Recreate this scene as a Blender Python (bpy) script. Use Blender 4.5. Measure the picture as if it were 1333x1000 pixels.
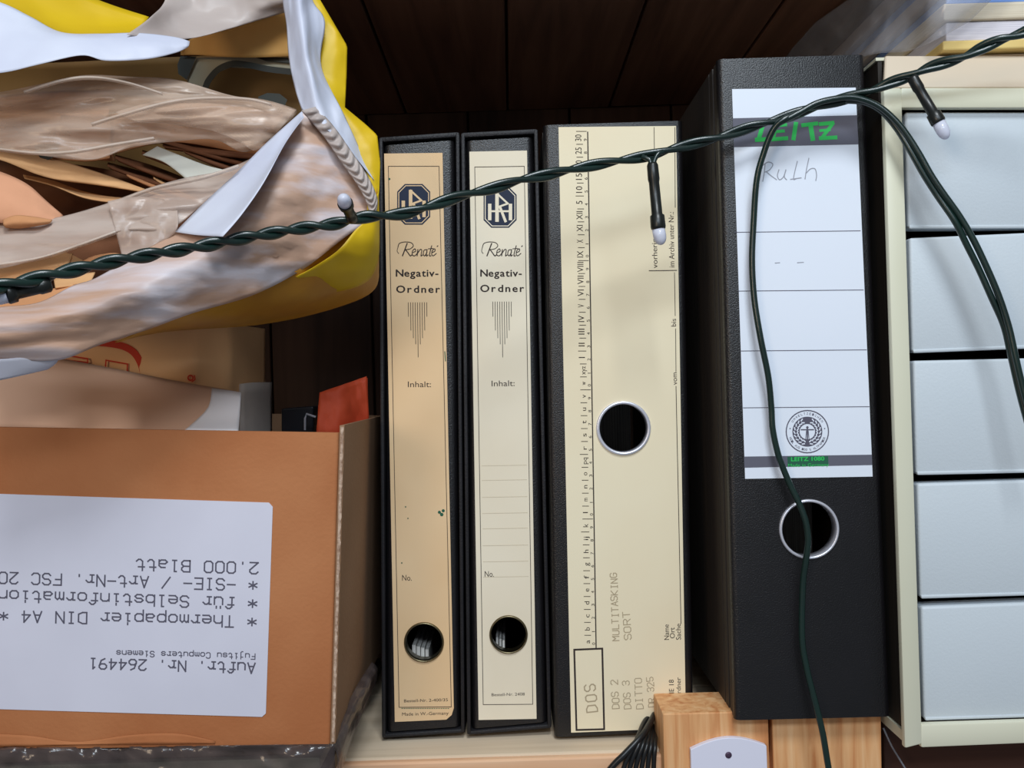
import bpy, bmesh, math, random
from mathutils import Vector, Matrix, noise
random.seed(7)
for o in list(bpy.data.objects): bpy.data.objects.remove(o, do_unlink=True)
S = bpy.context.scene
C = S.collection

# ------------------------------------------------------------------ camera
F = 1200.0                       # focal length in pixels of a 1333 px wide frame
TH = 0.030                       # the camera was held with a slight roll
CAM = Vector((0, 0, 0.1865))
cd = bpy.data.cameras.new('camera'); cam = bpy.data.objects.new('camera', cd); C.objects.link(cam)
cd.sensor_width = 36; cd.lens = F*36/1333; cd.clip_start = 0.01; cd.clip_end = 20
cam.location = CAM; cam.rotation_euler = (math.pi/2, TH, 0)
S.camera = cam
# ------------------------------------------------------------------ world, lights, exposure
w = bpy.data.worlds.new('world'); S.world = w; w.use_nodes = True
w.node_tree.nodes['Background'].inputs[0].default_value = (0.80, 0.88, 1.0, 1)
w.node_tree.nodes['Background'].inputs[1].default_value = 0.19
def area(name, loc, aim, sx, sy, power, color):
    l = bpy.data.lights.new(name, 'AREA'); l.shape = 'RECTANGLE'; l.size = sx; l.size_y = sy
    l.energy = power; l.color = color
    o = bpy.data.objects.new(name, l); C.objects.link(o); o.location = loc
    o.rotation_euler = (Vector(aim)-Vector(loc)).to_track_quat('-Z', 'Y').to_euler()
    return o
area('window_light', (0.12, -0.32, 1.15), (0.04, 0.45, 0.24), 0.30, 0.24, 8.2, (0.90, 0.96, 1.0))
area('sheen_fill_light', (0.02, -0.62, 0.74), (0.0, 0.45, 0.26), 0.80, 0.16, 6.4, (0.76, 0.88, 1.0))  # added light for the sheen on the spine tops, not a real window
area('warm_fill_light', (-0.60, -0.70, 0.40), (0.0, 0.45, 0.12), 0.30, 0.30, 2.5, (1.0, 0.78, 0.56))  # added warm fill from the left, not a real lamp
S.view_settings.view_transform = 'Standard'; S.view_settings.look = 'None'
S.view_settings.exposure = 0.0; S.view_settings.gamma = 1.0
S.view_settings.use_curve_mapping = False

# ------------------------------------------------------------------ helpers
ct, st = math.cos(TH), math.sin(TH)
def P(px, py, D):
    u = (px-666.5)*D/F; v = (500-py)*D/F
    return CAM + Vector((u*ct+v*st, D, -u*st+v*ct))
def lin(c):
    return tuple(((x/255)/12.92 if x/255 <= .04045 else ((x/255+.055)/1.055)**2.4) for x in c)+(1,)
MATS = {}
def mat(name, col, rough=.6, col2=None, nscale=8, bump=0., bscale=200, metal=0., spec=.5, stretch=(1,1,1), alpha=1., trans=0., mix=(.35,.65), coat=0., detail=6):
    m = bpy.data.materials.new(name); m.use_nodes = True
    nt = m.node_tree; b = nt.nodes['Principled BSDF']
    b.inputs['Roughness'].default_value = rough; b.inputs['Metallic'].default_value = metal
    b.inputs['Specular IOR Level'].default_value = spec
    b.inputs['Coat Weight'].default_value = coat
    b.inputs['Coat Roughness'].default_value = .15
    b.inputs['Base Color'].default_value = lin(col)
    tc = nt.nodes.new('ShaderNodeTexCoord'); mp = nt.nodes.new('ShaderNodeMapping')
    mp.inputs['Scale'].default_value = stretch
    nt.links.new(tc.outputs['Object'], mp.inputs['Vector'])
    if col2:
        n = nt.nodes.new('ShaderNodeTexNoise'); n.inputs['Scale'].default_value = nscale; n.inputs['Detail'].default_value = detail
        r = nt.nodes.new('ShaderNodeValToRGB')
        r.color_ramp.elements[0].position = mix[0]; r.color_ramp.elements[1].position = mix[1]
        r.color_ramp.elements[0].color = lin(col); r.color_ramp.elements[1].color = lin(col2)
        nt.links.new(mp.outputs[0], n.inputs['Vector']); nt.links.new(n.outputs['Fac'], r.inputs[0])
        nt.links.new(r.outputs[0], b.inputs['Base Color'])
    if bump:
        n2 = nt.nodes.new('ShaderNodeTexNoise'); n2.inputs['Scale'].default_value = bscale; n2.inputs['Detail'].default_value = 3
        bp = nt.nodes.new('ShaderNodeBump'); bp.inputs['Strength'].default_value = bump; bp.inputs['Distance'].default_value = .0006
        nt.links.new(mp.outputs[0], n2.inputs['Vector']); nt.links.new(n2.outputs['Fac'], bp.inputs['Height'])
        nt.links.new(bp.outputs[0], b.inputs['Normal'])
    if trans:
        out = [n for n in nt.nodes if n.type == 'OUTPUT_MATERIAL'][0]
        tl = nt.nodes.new('ShaderNodeBsdfTranslucent')
        src = b.inputs['Base Color'].links
        if src: nt.links.new(src[0].from_socket, tl.inputs[0])
        else: tl.inputs[0].default_value = lin(col)
        mx = nt.nodes.new('ShaderNodeMixShader'); mx.inputs[0].default_value = trans
        nt.links.new(b.outputs[0], mx.inputs[1]); nt.links.new(tl.outputs[0], mx.inputs[2])
        nt.links.new(mx.outputs[0], out.inputs[0])
    if alpha < 1: b.inputs['Alpha'].default_value = alpha
    MATS[name] = m
    return m
def wood(name, c1, c2, c3, axis, scale=6, rough=.6, ring=18, spec=.3):
    """long grain along the given axis"""
    m = bpy.data.materials.new(name); m.use_nodes = True
    nt = m.node_tree; b = nt.nodes['Principled BSDF']; b.inputs['Roughness'].default_value = rough
    b.inputs['Specular IOR Level'].default_value = spec
    tc = nt.nodes.new('ShaderNodeTexCoord'); mp = nt.nodes.new('ShaderNodeMapping')
    sc = [ring]*3; sc[axis] = ring*.06; mp.inputs['Scale'].default_value = sc
    nt.links.new(tc.outputs['Object'], mp.inputs['Vector'])
    n = nt.nodes.new('ShaderNodeTexNoise'); n.inputs['Scale'].default_value = scale; n.inputs['Detail'].default_value = 5; n.inputs['Distortion'].default_value = .6
    r = nt.nodes.new('ShaderNodeValToRGB')
    e = r.color_ramp.elements; e[0].position = .3; e[1].position = .72; e[0].color = lin(c1); e[1].color = lin(c3)
    k = e.new(.5); k.color = lin(c2)
    nt.links.new(mp.outputs[0], n.inputs['Vector']); nt.links.new(n.outputs['Fac'], r.inputs[0]); nt.links.new(r.outputs[0], b.inputs['Base Color'])
    bp = nt.nodes.new('ShaderNodeBump'); bp.inputs['Strength'].default_value = .25; bp.inputs['Distance'].default_value = .0005
    nt.links.new(n.outputs['Fac'], bp.inputs['Height']); nt.links.new(bp.outputs[0], b.inputs['Normal'])
    return m

# ---- things, parts and the setting
def world_loc(o):
    v = Vector(o.location)
    while o.parent: o = o.parent; v += Vector(o.location)
    return v
def thing(name, label, cat, loc, group=None):
    o = bpy.data.objects.new(name, None); C.objects.link(o); o.location = loc; o.empty_display_size = .02
    o['label'] = label; o['category'] = cat
    if group: o['group'] = group
    return o
def tag(o, label=None, cat=None, group=None, kind=None):
    if label: o['label'] = label
    if cat: o['category'] = cat
    if group: o['group'] = group
    if kind: o['kind'] = kind
    return o
def obj(name, bm, m, parent=None, smooth=False, ang=None):
    """bm is in world coordinates; the object's origin is its parent's, or its own base"""
    bm.normal_update()
    me = bpy.data.meshes.new(name)
    bmesh.ops.recalc_face_normals(bm, faces=bm.faces) if not getattr(bm, 'keepn', False) else None
    if parent: off = world_loc(parent)
    else:
        vs = [v.co for v in bm.verts]
        off = Vector(((min(v.x for v in vs)+max(v.x for v in vs))/2, (min(v.y for v in vs)+max(v.y for v in vs))/2, min(v.z for v in vs)))
    bmesh.ops.translate(bm, vec=-off, verts=bm.verts)
    bm.to_mesh(me); bm.free()
    me.materials.append(m)
    o = bpy.data.objects.new(name, me); C.objects.link(o)
    if parent: o.parent = parent
    else: o.location = off
    if smooth or ang:
        me.polygons.foreach_set('use_smooth', [True]*len(me.polygons))
        if ang: me.set_sharp_from_angle(angle=math.radians(ang))
    return o
def hexa(bm, f4, b4):
    v = [bm.verts.new(p) for p in list(f4)+list(b4)]
    fs = [(0,1,2,3),(7,6,5,4),(0,4,5,1),(1,5,6,2),(2,6,7,3),(3,7,4,0)]
    return v, [bm.faces.new([v[i] for i in f]) for f in fs]
def slab(q, D, thick, bevel=0, seg=2, bm=None, which=None):
    """box whose front face shows at the four picture points q (tl tr br bl) at distance D"""
    nb = bmesh.new()
    f = [P(x, y, D) for x, y in q]; bk = [p+Vector((0, thick, 0)) for p in f]
    v, faces = hexa(nb, f, bk)
    if bevel:
        nb.edges.ensure_lookup_table()
        if which == 'front': es = [e for e in nb.edges if any(x in v[:4] for x in e.verts)]
        elif which == 'sides': es = [e for e in nb.edges if {v.index(e.verts[0]), v.index(e.verts[1])} in ({0,3},{1,2})]
        elif which == 'round':  es = [e for e in nb.edges if {v.index(e.verts[0]), v.index(e.verts[1])} in ({0,3},{1,2},{0,1},{2,3})]
        else: es = list(nb.edges)
        bmesh.ops.bevel(nb, geom=es, offset=bevel, segments=seg, profile=.5, affect='EDGES', clamp_overlap=True)
    if bm is not None:
        me = bpy.data.meshes.new('t'); nb.to_mesh(me); nb.free(); bm.from_mesh(me); bpy.data.meshes.remove(me); return bm
    return nb
def box(lo, hi, bevel=0, bm=None):
    nb = bmesh.new()
    x0,y0,z0 = lo; x1,y1,z1 = hi
    hexa(nb, [(x0,y0,z1),(x1,y0,z1),(x1,y0,z0),(x0,y0,z0)], [(x0,y1,z1),(x1,y1,z1),(x1,y1,z0),(x0,y1,z0)])
    if bevel: bmesh.ops.bevel(nb, geom=list(nb.edges), offset=bevel, segments=2, profile=.5, affect='EDGES')
    if bm is not None:
        me = bpy.data.meshes.new('t'); nb.to_mesh(me); nb.free(); bm.from_mesh(me); bpy.data.meshes.remove(me); return bm
    return nb
def cut_holes(o, holes):
    """real round holes: (centre, radius, half length) along Y, in world coordinates"""
    bm = bmesh.new()
    for c, r, h in holes:
        m = Matrix.Translation(c) @ Matrix.Rotation(math.pi/2, 4, 'X')
        bmesh.ops.create_cone(bm, cap_ends=True, segments=64, radius1=r, radius2=r, depth=2*h, matrix=m)
    me = bpy.data.meshes.new('cut'); bm.to_mesh(me); bm.free()
    co = bpy.data.objects.new('cut', me); C.objects.link(co)
    md = o.modifiers.new('b', 'BOOLEAN'); md.operation = 'DIFFERENCE'; md.solver = 'EXACT'; md.object = co
    bpy.context.view_layer.update()
    ev = o.evaluated_get(bpy.context.evaluated_depsgraph_get())
    nm = bpy.data.meshes.new_from_object(ev)
    o.modifiers.clear(); old = o.data; o.data = nm
    nm.name = o.name; bpy.data.objects.remove(co, do_unlink=True)
    return o
def lathe_y(c, prof, seg=64, bm=None):
    """profile of (radius, y offset) turned about an axis along Y through c"""
    bm = bm or bmesh.new(); rings = []
    for r, y in prof:
        rings.append([bm.verts.new(c+Vector((r*math.cos(a), y, r*math.sin(a)))) for a in (2*math.pi*i/seg for i in range(seg))])
    for a, b in zip(rings, rings[1:]):
        for i in range(seg): bm.faces.new([a[i], a[(i+1)%seg], b[(i+1)%seg], b[i]])
    return bm
def lathe(a, b, prof, seg=16, bm=None):
    """profile of (fraction from a to b, radius)"""
    bm = bm or bmesh.new(); ax = (b-a).normalized()
    u = ax.orthogonal().normalized(); v = ax.cross(u); rings = []
    for t, r in prof:
        c = a.lerp(b, t)
        rings.append([bm.verts.new(c+u*(r*math.cos(k))+v*(r*math.sin(k))) for k in (2*math.pi*i/seg for i in range(seg))])
    for p, q in zip(rings, rings[1:]):
        for i in range(seg): bm.faces.new([p[i], p[(i+1)%seg], q[(i+1)%seg], q[i]])
    bm.faces.new(rings[0]); bm.faces.new(rings[-1][::-1])
    return bm
def crom(pts, n):
    """Catmull-Rom through tuples/Vectors, n samples per span"""
    pts = [Vector(p) for p in pts]; out = []
    for i in range(len(pts)-1):
        p0 = pts[max(i-1,0)]; p1 = pts[i]; p2 = pts[i+1]; p3 = pts[min(i+2,len(pts)-1)]
        for k in range(n):
            t = k/n
            out.append(.5*((2*p1)+(p2-p0)*t+(2*p0-5*p1+4*p2-p3)*t*t+(3*p1-p0-3*p2+p3)*t**3))
    out.append(pts[-1]); return out
def resample(pts, n):
    L = [0]
    for a, b in zip(pts, pts[1:]): L.append(L[-1]+(b-a).length)
    out = []; j = 0
    for k in range(n):
        s = L[-1]*k/(n-1)
        while j < len(L)-2 and L[j+1] < s: j += 1
        d = L[j+1]-L[j]; out.append(pts[j].lerp(pts[j+1], (s-L[j])/d if d > 0 else 0))
    return out
def tube(pts, r, seg=10, bm=None):
    bm = bm or bmesh.new(); rings = []
    n = len(pts); ref = None
    for i, p in enumerate(pts):
        t = (pts[min(i+1,n-1)]-pts[max(i-1,0)]).normalized()
        if ref is None: ref = t.orthogonal().normalized()
        ref = (ref-t*ref.dot(t)).normalized(); b = t.cross(ref)
        rr = r(i/(n-1)) if callable(r) else r
        rings.append([bm.verts.new(p+ref*(rr*math.cos(k))+b*(rr*math.sin(k))) for k in (2*math.pi*j/seg for j in range(seg))])
    for p, q in zip(rings, rings[1:]):
        for i in range(seg): bm.faces.new([p[i], p[(i+1)%seg], q[(i+1)%seg], q[i]])
    bm.faces.new(rings[0][::-1]); bm.faces.new(rings[-1])
    return bm
def sheet(name, rows, m, parent=None, nu=40, nv=14, wr=.0008, wf=60, thick=.0002, seed=0, smoothrows=True, straight=False, wdir=None):
    """a soft sheet (paper, foil) through rows of (px, py, distance) points, with creases in its depth"""
    R = []
    for row in rows:
        pts = [P(*p) for p in row]
        R.append(resample(crom(pts, 8) if not straight else pts, nu))
    cols = []
    for i in range(nu):
        c = [r[i] for r in R]
        cols.append(resample(crom(c, 8) if (len(c) > 2 and smoothrows) else c, nv))
    bm = bmesh.new(); V = []
    for i in range(nu):
        V.append([])
        for j in range(nv):
            p = cols[i][j]
            q = p*wf+Vector((seed*7.3, 0, seed*3.1))
            if wdir: q = Vector((p.x*wdir[0]+seed*7.3, p.y*wf, p.z*wdir[1]))
            a = noise.fractal(q, 1.0, 2.0, 4)
            d = (p-CAM).normalized()
            V[-1].append(bm.verts.new(p+d*(wr*(a*1.6-abs(noise.noise(q*2.3))*1.2))))
    for i in range(nu-1):
        for j in range(nv-1):
            try: bm.faces.new([V[i][j], V[i+1][j], V[i+1][j+1], V[i][j+1]])
            except ValueError: pass
    o = obj(name, bm, m, parent, smooth=True)
    md = o.modifiers.new('thickness', 'SOLIDIFY'); md.thickness = thick; md.offset = 0
    return o
# ---- print and handwriting
_rk = [0]
def ribbon(bm, pts, wd, D, closed=False):
    """flat stroke through picture points at distance D, wd = width in picture pixels"""
    h = wd/2; n = len(pts)
    segs = [(pts[i], pts[(i+1)%n]) for i in range(n if closed else n-1)]
    for (x0,y0),(x1,y1) in segs:
        L = math.hypot(x1-x0, y1-y0)
        if L < 1e-6: continue
        dx, dy = (x1-x0)/L, (y1-y0)/L
        _rk[0] = (_rk[0]+1)%9; Dk = D-_rk[0]*3e-6
        a = [(x0-dx*h*.8-dy*h, y0-dy*h*.8+dx*h), (x1+dx*h*.8-dy*h, y1+dy*h*.8+dx*h), (x1+dx*h*.8+dy*h, y1+dy*h*.8-dx*h), (x0-dx*h*.8+dy*h, y0-dy*h*.8-dx*h)]
        bm.faces.new([bm.verts.new(P(x, y, Dk)) for x, y in a])
def poly(bm, pts, D):
    return bm.faces.new([bm.verts.new(P(x, y, D)) for x, y in pts])
def circ(cx, cy, r, n=40, a0=0, a1=2*math.pi):
    return [(cx+r*math.cos(a0+(a1-a0)*i/n), cy+r*math.sin(a0+(a1-a0)*i/n)) for i in range(n+(0 if a1-a0 > 6.28 else 1))]
_tc = {}
def glyphs(s):
    if s in _tc: return _tc[s]
    cu = bpy.data.curves.new('t', 'FONT'); cu.body = s; cu.resolution_u = 3
    o = bpy.data.objects.new('t', cu); C.objects.link(o); bpy.context.view_layer.update()
    me = bpy.data.meshes.new_from_object(o.evaluated_get(bpy.context.evaluated_depsgraph_get()))
    vs = [(v.co.x, v.co.y) for v in me.vertices]; fs = [list(p.vertices) for p in me.polygons]
    bpy.data.objects.remove(o, do_unlink=True); bpy.data.curves.remove(cu); bpy.data.meshes.remove(me)
    _tc[s] = (vs, fs); return _tc[s]
def text(bm, s, p0, p1, h, D, bold=0, track=None):
    """printed line from picture point p0 to p1 along its baseline, cap height h"""
    copies = [(0,0)] if not bold else [(bold*a, bold*b) for a, b in ((-1,0),(1,0),(0,.7),(0,-.7),(0,0))]
    ax = (p1[0]-p0[0], p1[1]-p0[1]); L = math.hypot(*ax); ux, uy = ax[0]/L, ax[1]/L
    nx, ny = uy, -ux
    if track:
        # letters spaced out one by one
        ws = [];
        for ch in s:
            v, f = glyphs(ch); ws.append((min(a[0] for a in v), max(a[0] for a in v)) if v else (0, .3))
        tot = sum(b-a for a, b in ws)+track*(len(s)-1); sc = L/tot; x = 0; items = []
        for ch, (a, b) in zip(s, ws):
            items.append((ch, x-a)); x += (b-a)+track
    else:
        v, f = glyphs(s); a = min(q[0] for q in v); b = max(q[0] for q in v); sc = L/(b-a); items = [(s, -a)]
    sy = h/.70
    for ch, ox in items:
        v, f = glyphs(ch)
        for k, (bx, by) in enumerate(copies):
            vv = []
            for x, y in v:
                X = (x+ox)*sc+bx; Y = y*sy+by
                vv.append(bm.verts.new(P(p0[0]+ux*X+nx*Y, p0[1]+uy*X+ny*Y, D-k*2e-6)))
            for q in f:
                try: bm.faces.new([vv[i] for i in q])
                except ValueError: pass
G = {'A':"02 28 42;14 34",'B':"02 08 38 47 46 35 05;35 44 43 32 02",'C':"47 38 18 07 03 12 32 43",'D':"02 08 28 47 43 22 02",
'E':"48 08 02 42;05 35",'F':"48 08 02;05 35",'G':"47 38 18 07 03 12 32 43 45 25",'H':"02 08;42 48;05 45",'I':"18 38;28 22;12 32",
'K':"02 08;48 05 42",'L':"08 02 42",'M':"02 08 25 48 42",'N':"02 08 42 48",'O':"18 07 03 12 32 43 47 38 18",'R':"02 08 38 47 46 35 05;25 42",
'S':"47 38 18 07 06 15 35 44 43 32 12 03",'T':"08 48;28 22",'U':"08 03 12 32 43 48",'a':"16 36 45 42;44 14 03 12 32 43",
'b':"08 02;05 16 36 45 43 32 12 03",'c':"45 36 16 05 03 12 32 43",'d':"48 42;45 36 16 05 03 12 32 43",'e':"04 44 45 36 16 05 03 12 42",
'f':"47 38 28 17 12;06 36;02 22",'h':"08 02;05 16 36 45 42",'i':"16 26 22;12 32;27 28",'j':"16 36 31 20 10;37 38",'l':"18 28 22;12 32",
'm':"06 02;05 16 25 22;25 36 45 42",'n':"06 02;05 16 36 45 42",'o':"16 05 03 12 32 43 45 36 16",'p':"06 00;05 16 36 45 43 32 12 03",
'r':"06 16 12;15 26 36 45;02 22",'s':"45 36 16 05 14 34 43 32 12 03",'t':"18 13 22 32 43;06 36",'u':"06 03 12 32 43;46 42",
'ü':"06 03 12 32 43;46 42;17 18;37 38",'w':"06 12 25 32 46",'-':"05 45",'/':"02 48",'.':"22 23",'*':"27 23;06 44;04 46",
'0':"18 07 03 12 32 43 47 38 18",'1':"17 28 22;12 32",'2':"07 18 38 47 46 02 42",'4':"32 38 04 44",'6':"38 17 04 03 12 32 43 44 35 15 04",
'9':"12 33 46 47 38 18 07 06 15 35 46",'3':"07 18 38 47 46 35 15;35 44 43 32 12 03",'5':"48 08 05 35 44 43 32 12 03",' ':""}
def typed(bm, s, p0, p1, h, D, wd=1.4, fill=.62, jit=0):
    """typewriter line: p0 = centre of the first character on the baseline, p1 = centre of the last"""
    n = len(s)-1; ax = ((p1[0]-p0[0])/n, (p1[1]-p0[1])/n); L = math.hypot(*ax); ux, uy = ax[0]/L, ax[1]/L; nx, ny = uy, -ux
    for i, ch in enumerate(s):
        cx, cy = p0[0]+ax[0]*i, p0[1]+ax[1]*i
        jx, jy = random.uniform(-jit, jit), random.uniform(-jit, jit)
        for pl in G[ch].split(';'):
            if not pl.strip(): continue
            pts = []
            for q in pl.split():
                X = (int(q[0])-2)/4*L*fill+jx; Y = (int(q[1])-2)/6*h+jy
                pts.append((cx+ux*X+nx*Y, cy+uy*X+ny*Y))
            ribbon(bm, pts, wd, D)
E = 2.5e-4   # print sits a quarter millimetre proud of what carries it

# ------------------------------------------------------------------ materials
M = {}
M['shelf'] = wood('pine_shelf', (206,184,156), (222,202,176), (232,214,190), 0, 3, .65, 26)
M['pine'] = wood('pine_upright', (196,126,76), (222,166,114), (236,192,144), 2, 3, .55, 70)
M['dark_wood'] = wood('dark_brown_panelling', (52,36,28), (64,44,34), (74,52,40), 2, 3, .7, 30, .2)
M['dark_wood_y'] = wood('dark_brown_boards', (98,66,50), (118,80,60), (132,92,70), 1, 3, .7, 30, .2)
M['card'] = mat('cardboard', (184,122,80), .75, (168,104,64), 14, .25, 500, spec=.2)
M['card_side'] = mat('cardboard_side', (150,118,92), .8, (140,108,82), 16, .3, 400, spec=.2)
M['card_edge'] = mat('cardboard_edge', (205,180,160), .85, (150,120,100), 300, .8, 700, spec=.1)
M['label_white'] = mat('white_label', (212,212,226), .55, (204,204,218), 14, spec=.25)
M['ink'] = mat('grey_ink', (92,90,104), .7, spec=.1)
M['black_cloth'] = mat('black_grained_paper', (13,12,14), .36, (19,17,20), 30, .4, 1500, spec=.62)
M['black_case'] = mat('black_slipcase_paper', (32,31,35), .55, (24,23,26), 40, .5, 1200, spec=.4)
M['cover'] = mat('worn_black_cover', (62,54,48), .6, (42,38,36), 14, .5, 300, spec=.3, stretch=(1,1,.15))
M['tan_label'] = mat('tan_old_paper', (238,206,164), .7, (224,186,140), 9, spec=.15, mix=(.3,.75))
M['cream_label'] = mat('cream_old_paper', (236,226,204), .7, (226,212,186), 9, spec=.15, mix=(.35,.75))
M['buff_label'] = mat('buff_old_paper', (238,226,196), .7, (230,212,178), 8, spec=.15, mix=(.35,.75))
M['dark_ink'] = mat('dark_ink', (60,52,50), .7, spec=.1)
M['logo_blue'] = mat('dark_blue_ink', (52,58,74), .7, spec=.1)
M['pencil'] = mat('pencil', (176,160,132), .8, spec=.1)
M['pencil2'] = mat('pencil_on_white', (158,160,170), .8, spec=.1)
M['grey_ink'] = mat('fine_grey_ink', (140,128,110), .8, spec=.1)
M['faint_ink'] = mat('faint_ink', (212,200,176), .8, spec=.1)
M['steel'] = mat('nickel_ring', (226,226,236), .32, metal=.55)
M['brass'] = mat('tarnished_ring', (120,110,85), .35, metal=1.)
M['page'] = mat('page_edges', (225,222,215), .8, (180,175,170), 300, spec=.1, stretch=(6,1,.05))
M['white_leitz'] = mat('white_spine_label', (228,234,245), .45, (220,228,240), 5, spec=.3)
M['band'] = mat('grey_print', (100,100,112), .55, spec=.2)
M['green'] = mat('green_print', (54,190,92), .55, spec=.2)
M['dgreen'] = mat('dark_green_print', (44,96,74), .55, spec=.2)
M['cab'] = mat('cream_plastic_frame', (220,218,196), .4, (214,212,188), 8, spec=.4)
M['cab_slope_shade'] = mat('cream_plastic_slope_shade', (216,200,178), .45, (208,192,170), 9, spec=.3)  # frame's cream with the sloped header's shading put into the colour
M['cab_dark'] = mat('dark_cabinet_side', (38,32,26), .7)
M['drawer'] = mat('pale_grey_plastic', (204,212,218), .42, (198,207,214), 6, .15, 900, spec=.4)
M['wire'] = mat('dark_green_cable', (14,40,34), .30, (10,32,28), 20, spec=.6, coat=.2)
M['sleeve'] = mat('black_green_sleeve', (22,24,22), .35, spec=.5)
M['cable_black'] = mat('black_cable', (24,26,28), .35, spec=.5)
M['led'] = mat('frosted_bulb', (232,234,248), .2, spec=.6, trans=.3)
M['plate'] = mat('white_plastic_plate', (224,224,240), .4, spec=.4)
M['screw'] = mat('dark_screw', (80,62,84), .5, metal=.4)
M['bag_w'] = mat('white_bag_plastic', (208,212,230), .45, (222,226,240), 20, .25, 90, spec=.4, trans=.12)
M['bag_s'] = mat('bag_seen_through', (204,166,142), .42, (222,214,220), 30, .5, 110, spec=.45, trans=.12, stretch=(.25,1,2.4), mix=(.47,.64))
M['bag_y'] = mat('yellow_bag_plastic', (236,200,28), .45, (224,186,24), 20, spec=.4, trans=.15)
M['bag_y2'] = mat('yellow_bag_shaded_over_brown', (224,168,42), .5, (184,124,44), 14, .3, 110, spec=.3, trans=.1)  # ochre holds the underside's shade and the brown contents showing through
M['bag_o'] = mat('orange_yellow_inner_side', (248,192,112), .5, (250,200,120), 16, spec=.2, trans=.2)
M['bag_in'] = mat('shaded_inner_side', (132,98,52), .55, (112,84,46), 12, spec=.3)  # olive puts the inside's shade and light through yellow plastic into the colour
M['bag_print'] = mat('dark_bag_print', (50,52,46), .55, spec=.3)
M['bag_print2'] = mat('grey_bag_print', (172,166,142), .55, spec=.3)
M['film'] = mat('cloudy_clear_film', (222,200,182), .28, (184,152,128), 46, .7, 90, spec=.6, alpha=.42, stretch=(.35,1,2.4))
M['film_edge'] = mat('doubled_film', (226,212,200), .3, (200,180,164), 40, .5, 90, spec=.6, alpha=.42, stretch=(.35,1,2))
M['film2'] = mat('cloudy_clear_film_pink', (214,196,184), .32, (186,160,144), 46, .6, 90, spec=.5, alpha=.58, stretch=(.35,1,2.4))
M['veil'] = mat('milky_bag_plastic', (206,194,188), .4, (188,174,168), 24, .3, 90, spec=.4, trans=.2, stretch=(.5,1,1.6))
M['kraft'] = mat('brown_envelope_paper', (206,150,106), .75, (188,130,88), 20, .4, 250, spec=.2)
M['kraft_l'] = mat('light_brown_envelope_paper', (222,174,124), .75, (205,155,108), 20, .4, 250, spec=.2)
M['kraft_p'] = mat('pinkish_envelope_paper', (218,160,126), .75, (202,146,112), 20, .4, 250, spec=.2)
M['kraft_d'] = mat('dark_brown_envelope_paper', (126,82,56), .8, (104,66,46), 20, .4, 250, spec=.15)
M['white_card'] = mat('pale_paper_slip', (206,206,196), .6, (196,196,186), 20, spec=.2)
M['parcel'] = mat('tan_parcel_paper', (240,190,138), .75, (230,176,124), 10, .2, 300, spec=.2)
M['red'] = mat('red_print', (204,60,34), .6, spec=.2)
M['orange'] = mat('orange_red_card', (214,84,48), .6, (196,70,40), 40, .3, 300, spec=.3)
M['black_plastic'] = mat('black_plastic', (34,34,40), .35, spec=.5)
M['warm_shade_board'] = mat('warm_shade_board', (222,180,152), .6, (212,168,140), 10, spec=.2)  # tan is warm bounce and shade on the board, put into the colour
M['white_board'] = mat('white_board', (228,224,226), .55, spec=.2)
M['wrap'] = mat('dark_shiny_film', (104,90,86), .2, (80,70,70), 40, .5, 90, spec=.8, alpha=.45)
M['bundle'] = mat('dark_bundle', (124,108,90), .6, (96,82,68), 20, spec=.3)
M['bundle_l'] = mat('pale_green_sheets', (150,152,132), .6, spec=.3)
M['clear'] = mat('clear_wrap', (205,205,212), .2, (185,186,194), 40, .6, 50, spec=.8, alpha=.28)
M['blue'] = mat('blue_covers', (112,148,215), .5, (130,160,210), 20, spec=.3)
M['grey'] = mat('grey_covers', (200,188,178), .6, (176,166,160), 20, spec=.3)
M['cream'] = mat('cream_paper_edges', (226,216,196), .75, (206,192,168), 400, spec=.1, stretch=(.05,.05,8))
M['white_p'] = mat('white_paper_edges', (228,224,230), .75, (200,196,206), 500, spec=.1, stretch=(.05,.05,8))
M['yellow_env'] = mat('yellow_envelope', (232,206,136), .7, (216,184,112), 20, spec=.2)

# ------------------------------------------------------------------ the setting
# shelf: boards lying left to right
shf = thing('wooden_shelf', 'pale pine shelf board carrying the binders along the bottom', 'shelf', (0, .46, -.03))
for k, (y0, y1) in enumerate(((.4645,.5600),(.5606,.6500),(.6506,.715))):
    obj('shelf_board', box((-.62, y0, -.028), (.178, y1, 0), .0012), M['shelf'], shf)
obj('warm_lit_strip', box((-.62, .4595, -.034), (.178, .4643, -.0006), .0010), wood('pine_warm_lit', (214,160,122), (228,180,142), (236,196,160), 0, 3, .6, 40), shf)  # added strip: warm light on the shelf's front put into its colour
def struct(name, bm, m):
    o = obj(name, bm, m); o['kind'] = 'structure'; return o
ZC = CAM.z+.212; YB = .715
wb = struct('wall_back', box((-.66, YB+.012, -.35), (.66, YB+.02, ZC+.012)), M['dark_wood'])
x = -.66; k = 0
while x < .66:
    obj('plank', box((x+.0008, YB+random.uniform(0,.002), -.35), (x+.0782, YB+.0119, ZC+.0008), .001), M['dark_wood'], wb); x += .079
ce = struct('ceiling', box((-.66, .462, ZC+.012), (.66, YB+.02, ZC+.03)), M['dark_wood_y'])
x = -.076-.079*8; lim = .66
while x < lim:
    obj('plank', box((max(x+.0008,-.66), .462, ZC+random.uniform(0,.001)), (min(x+.0782,.66), YB, ZC+.012), .001), M['dark_wood_y'], ce); x += .079
struct('light_block_left', box((-.68, .35, -.35), (-.66, YB+.02, ZC+.03)), M['dark_wood'])  # unseen side panel, added to stop ambient light leaking in
struct('light_block_right', box((.66, .35, -.35), (.68, YB+.02, ZC+.03)), M['dark_wood'])  # the same added light blocker on the unseen right side

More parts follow.
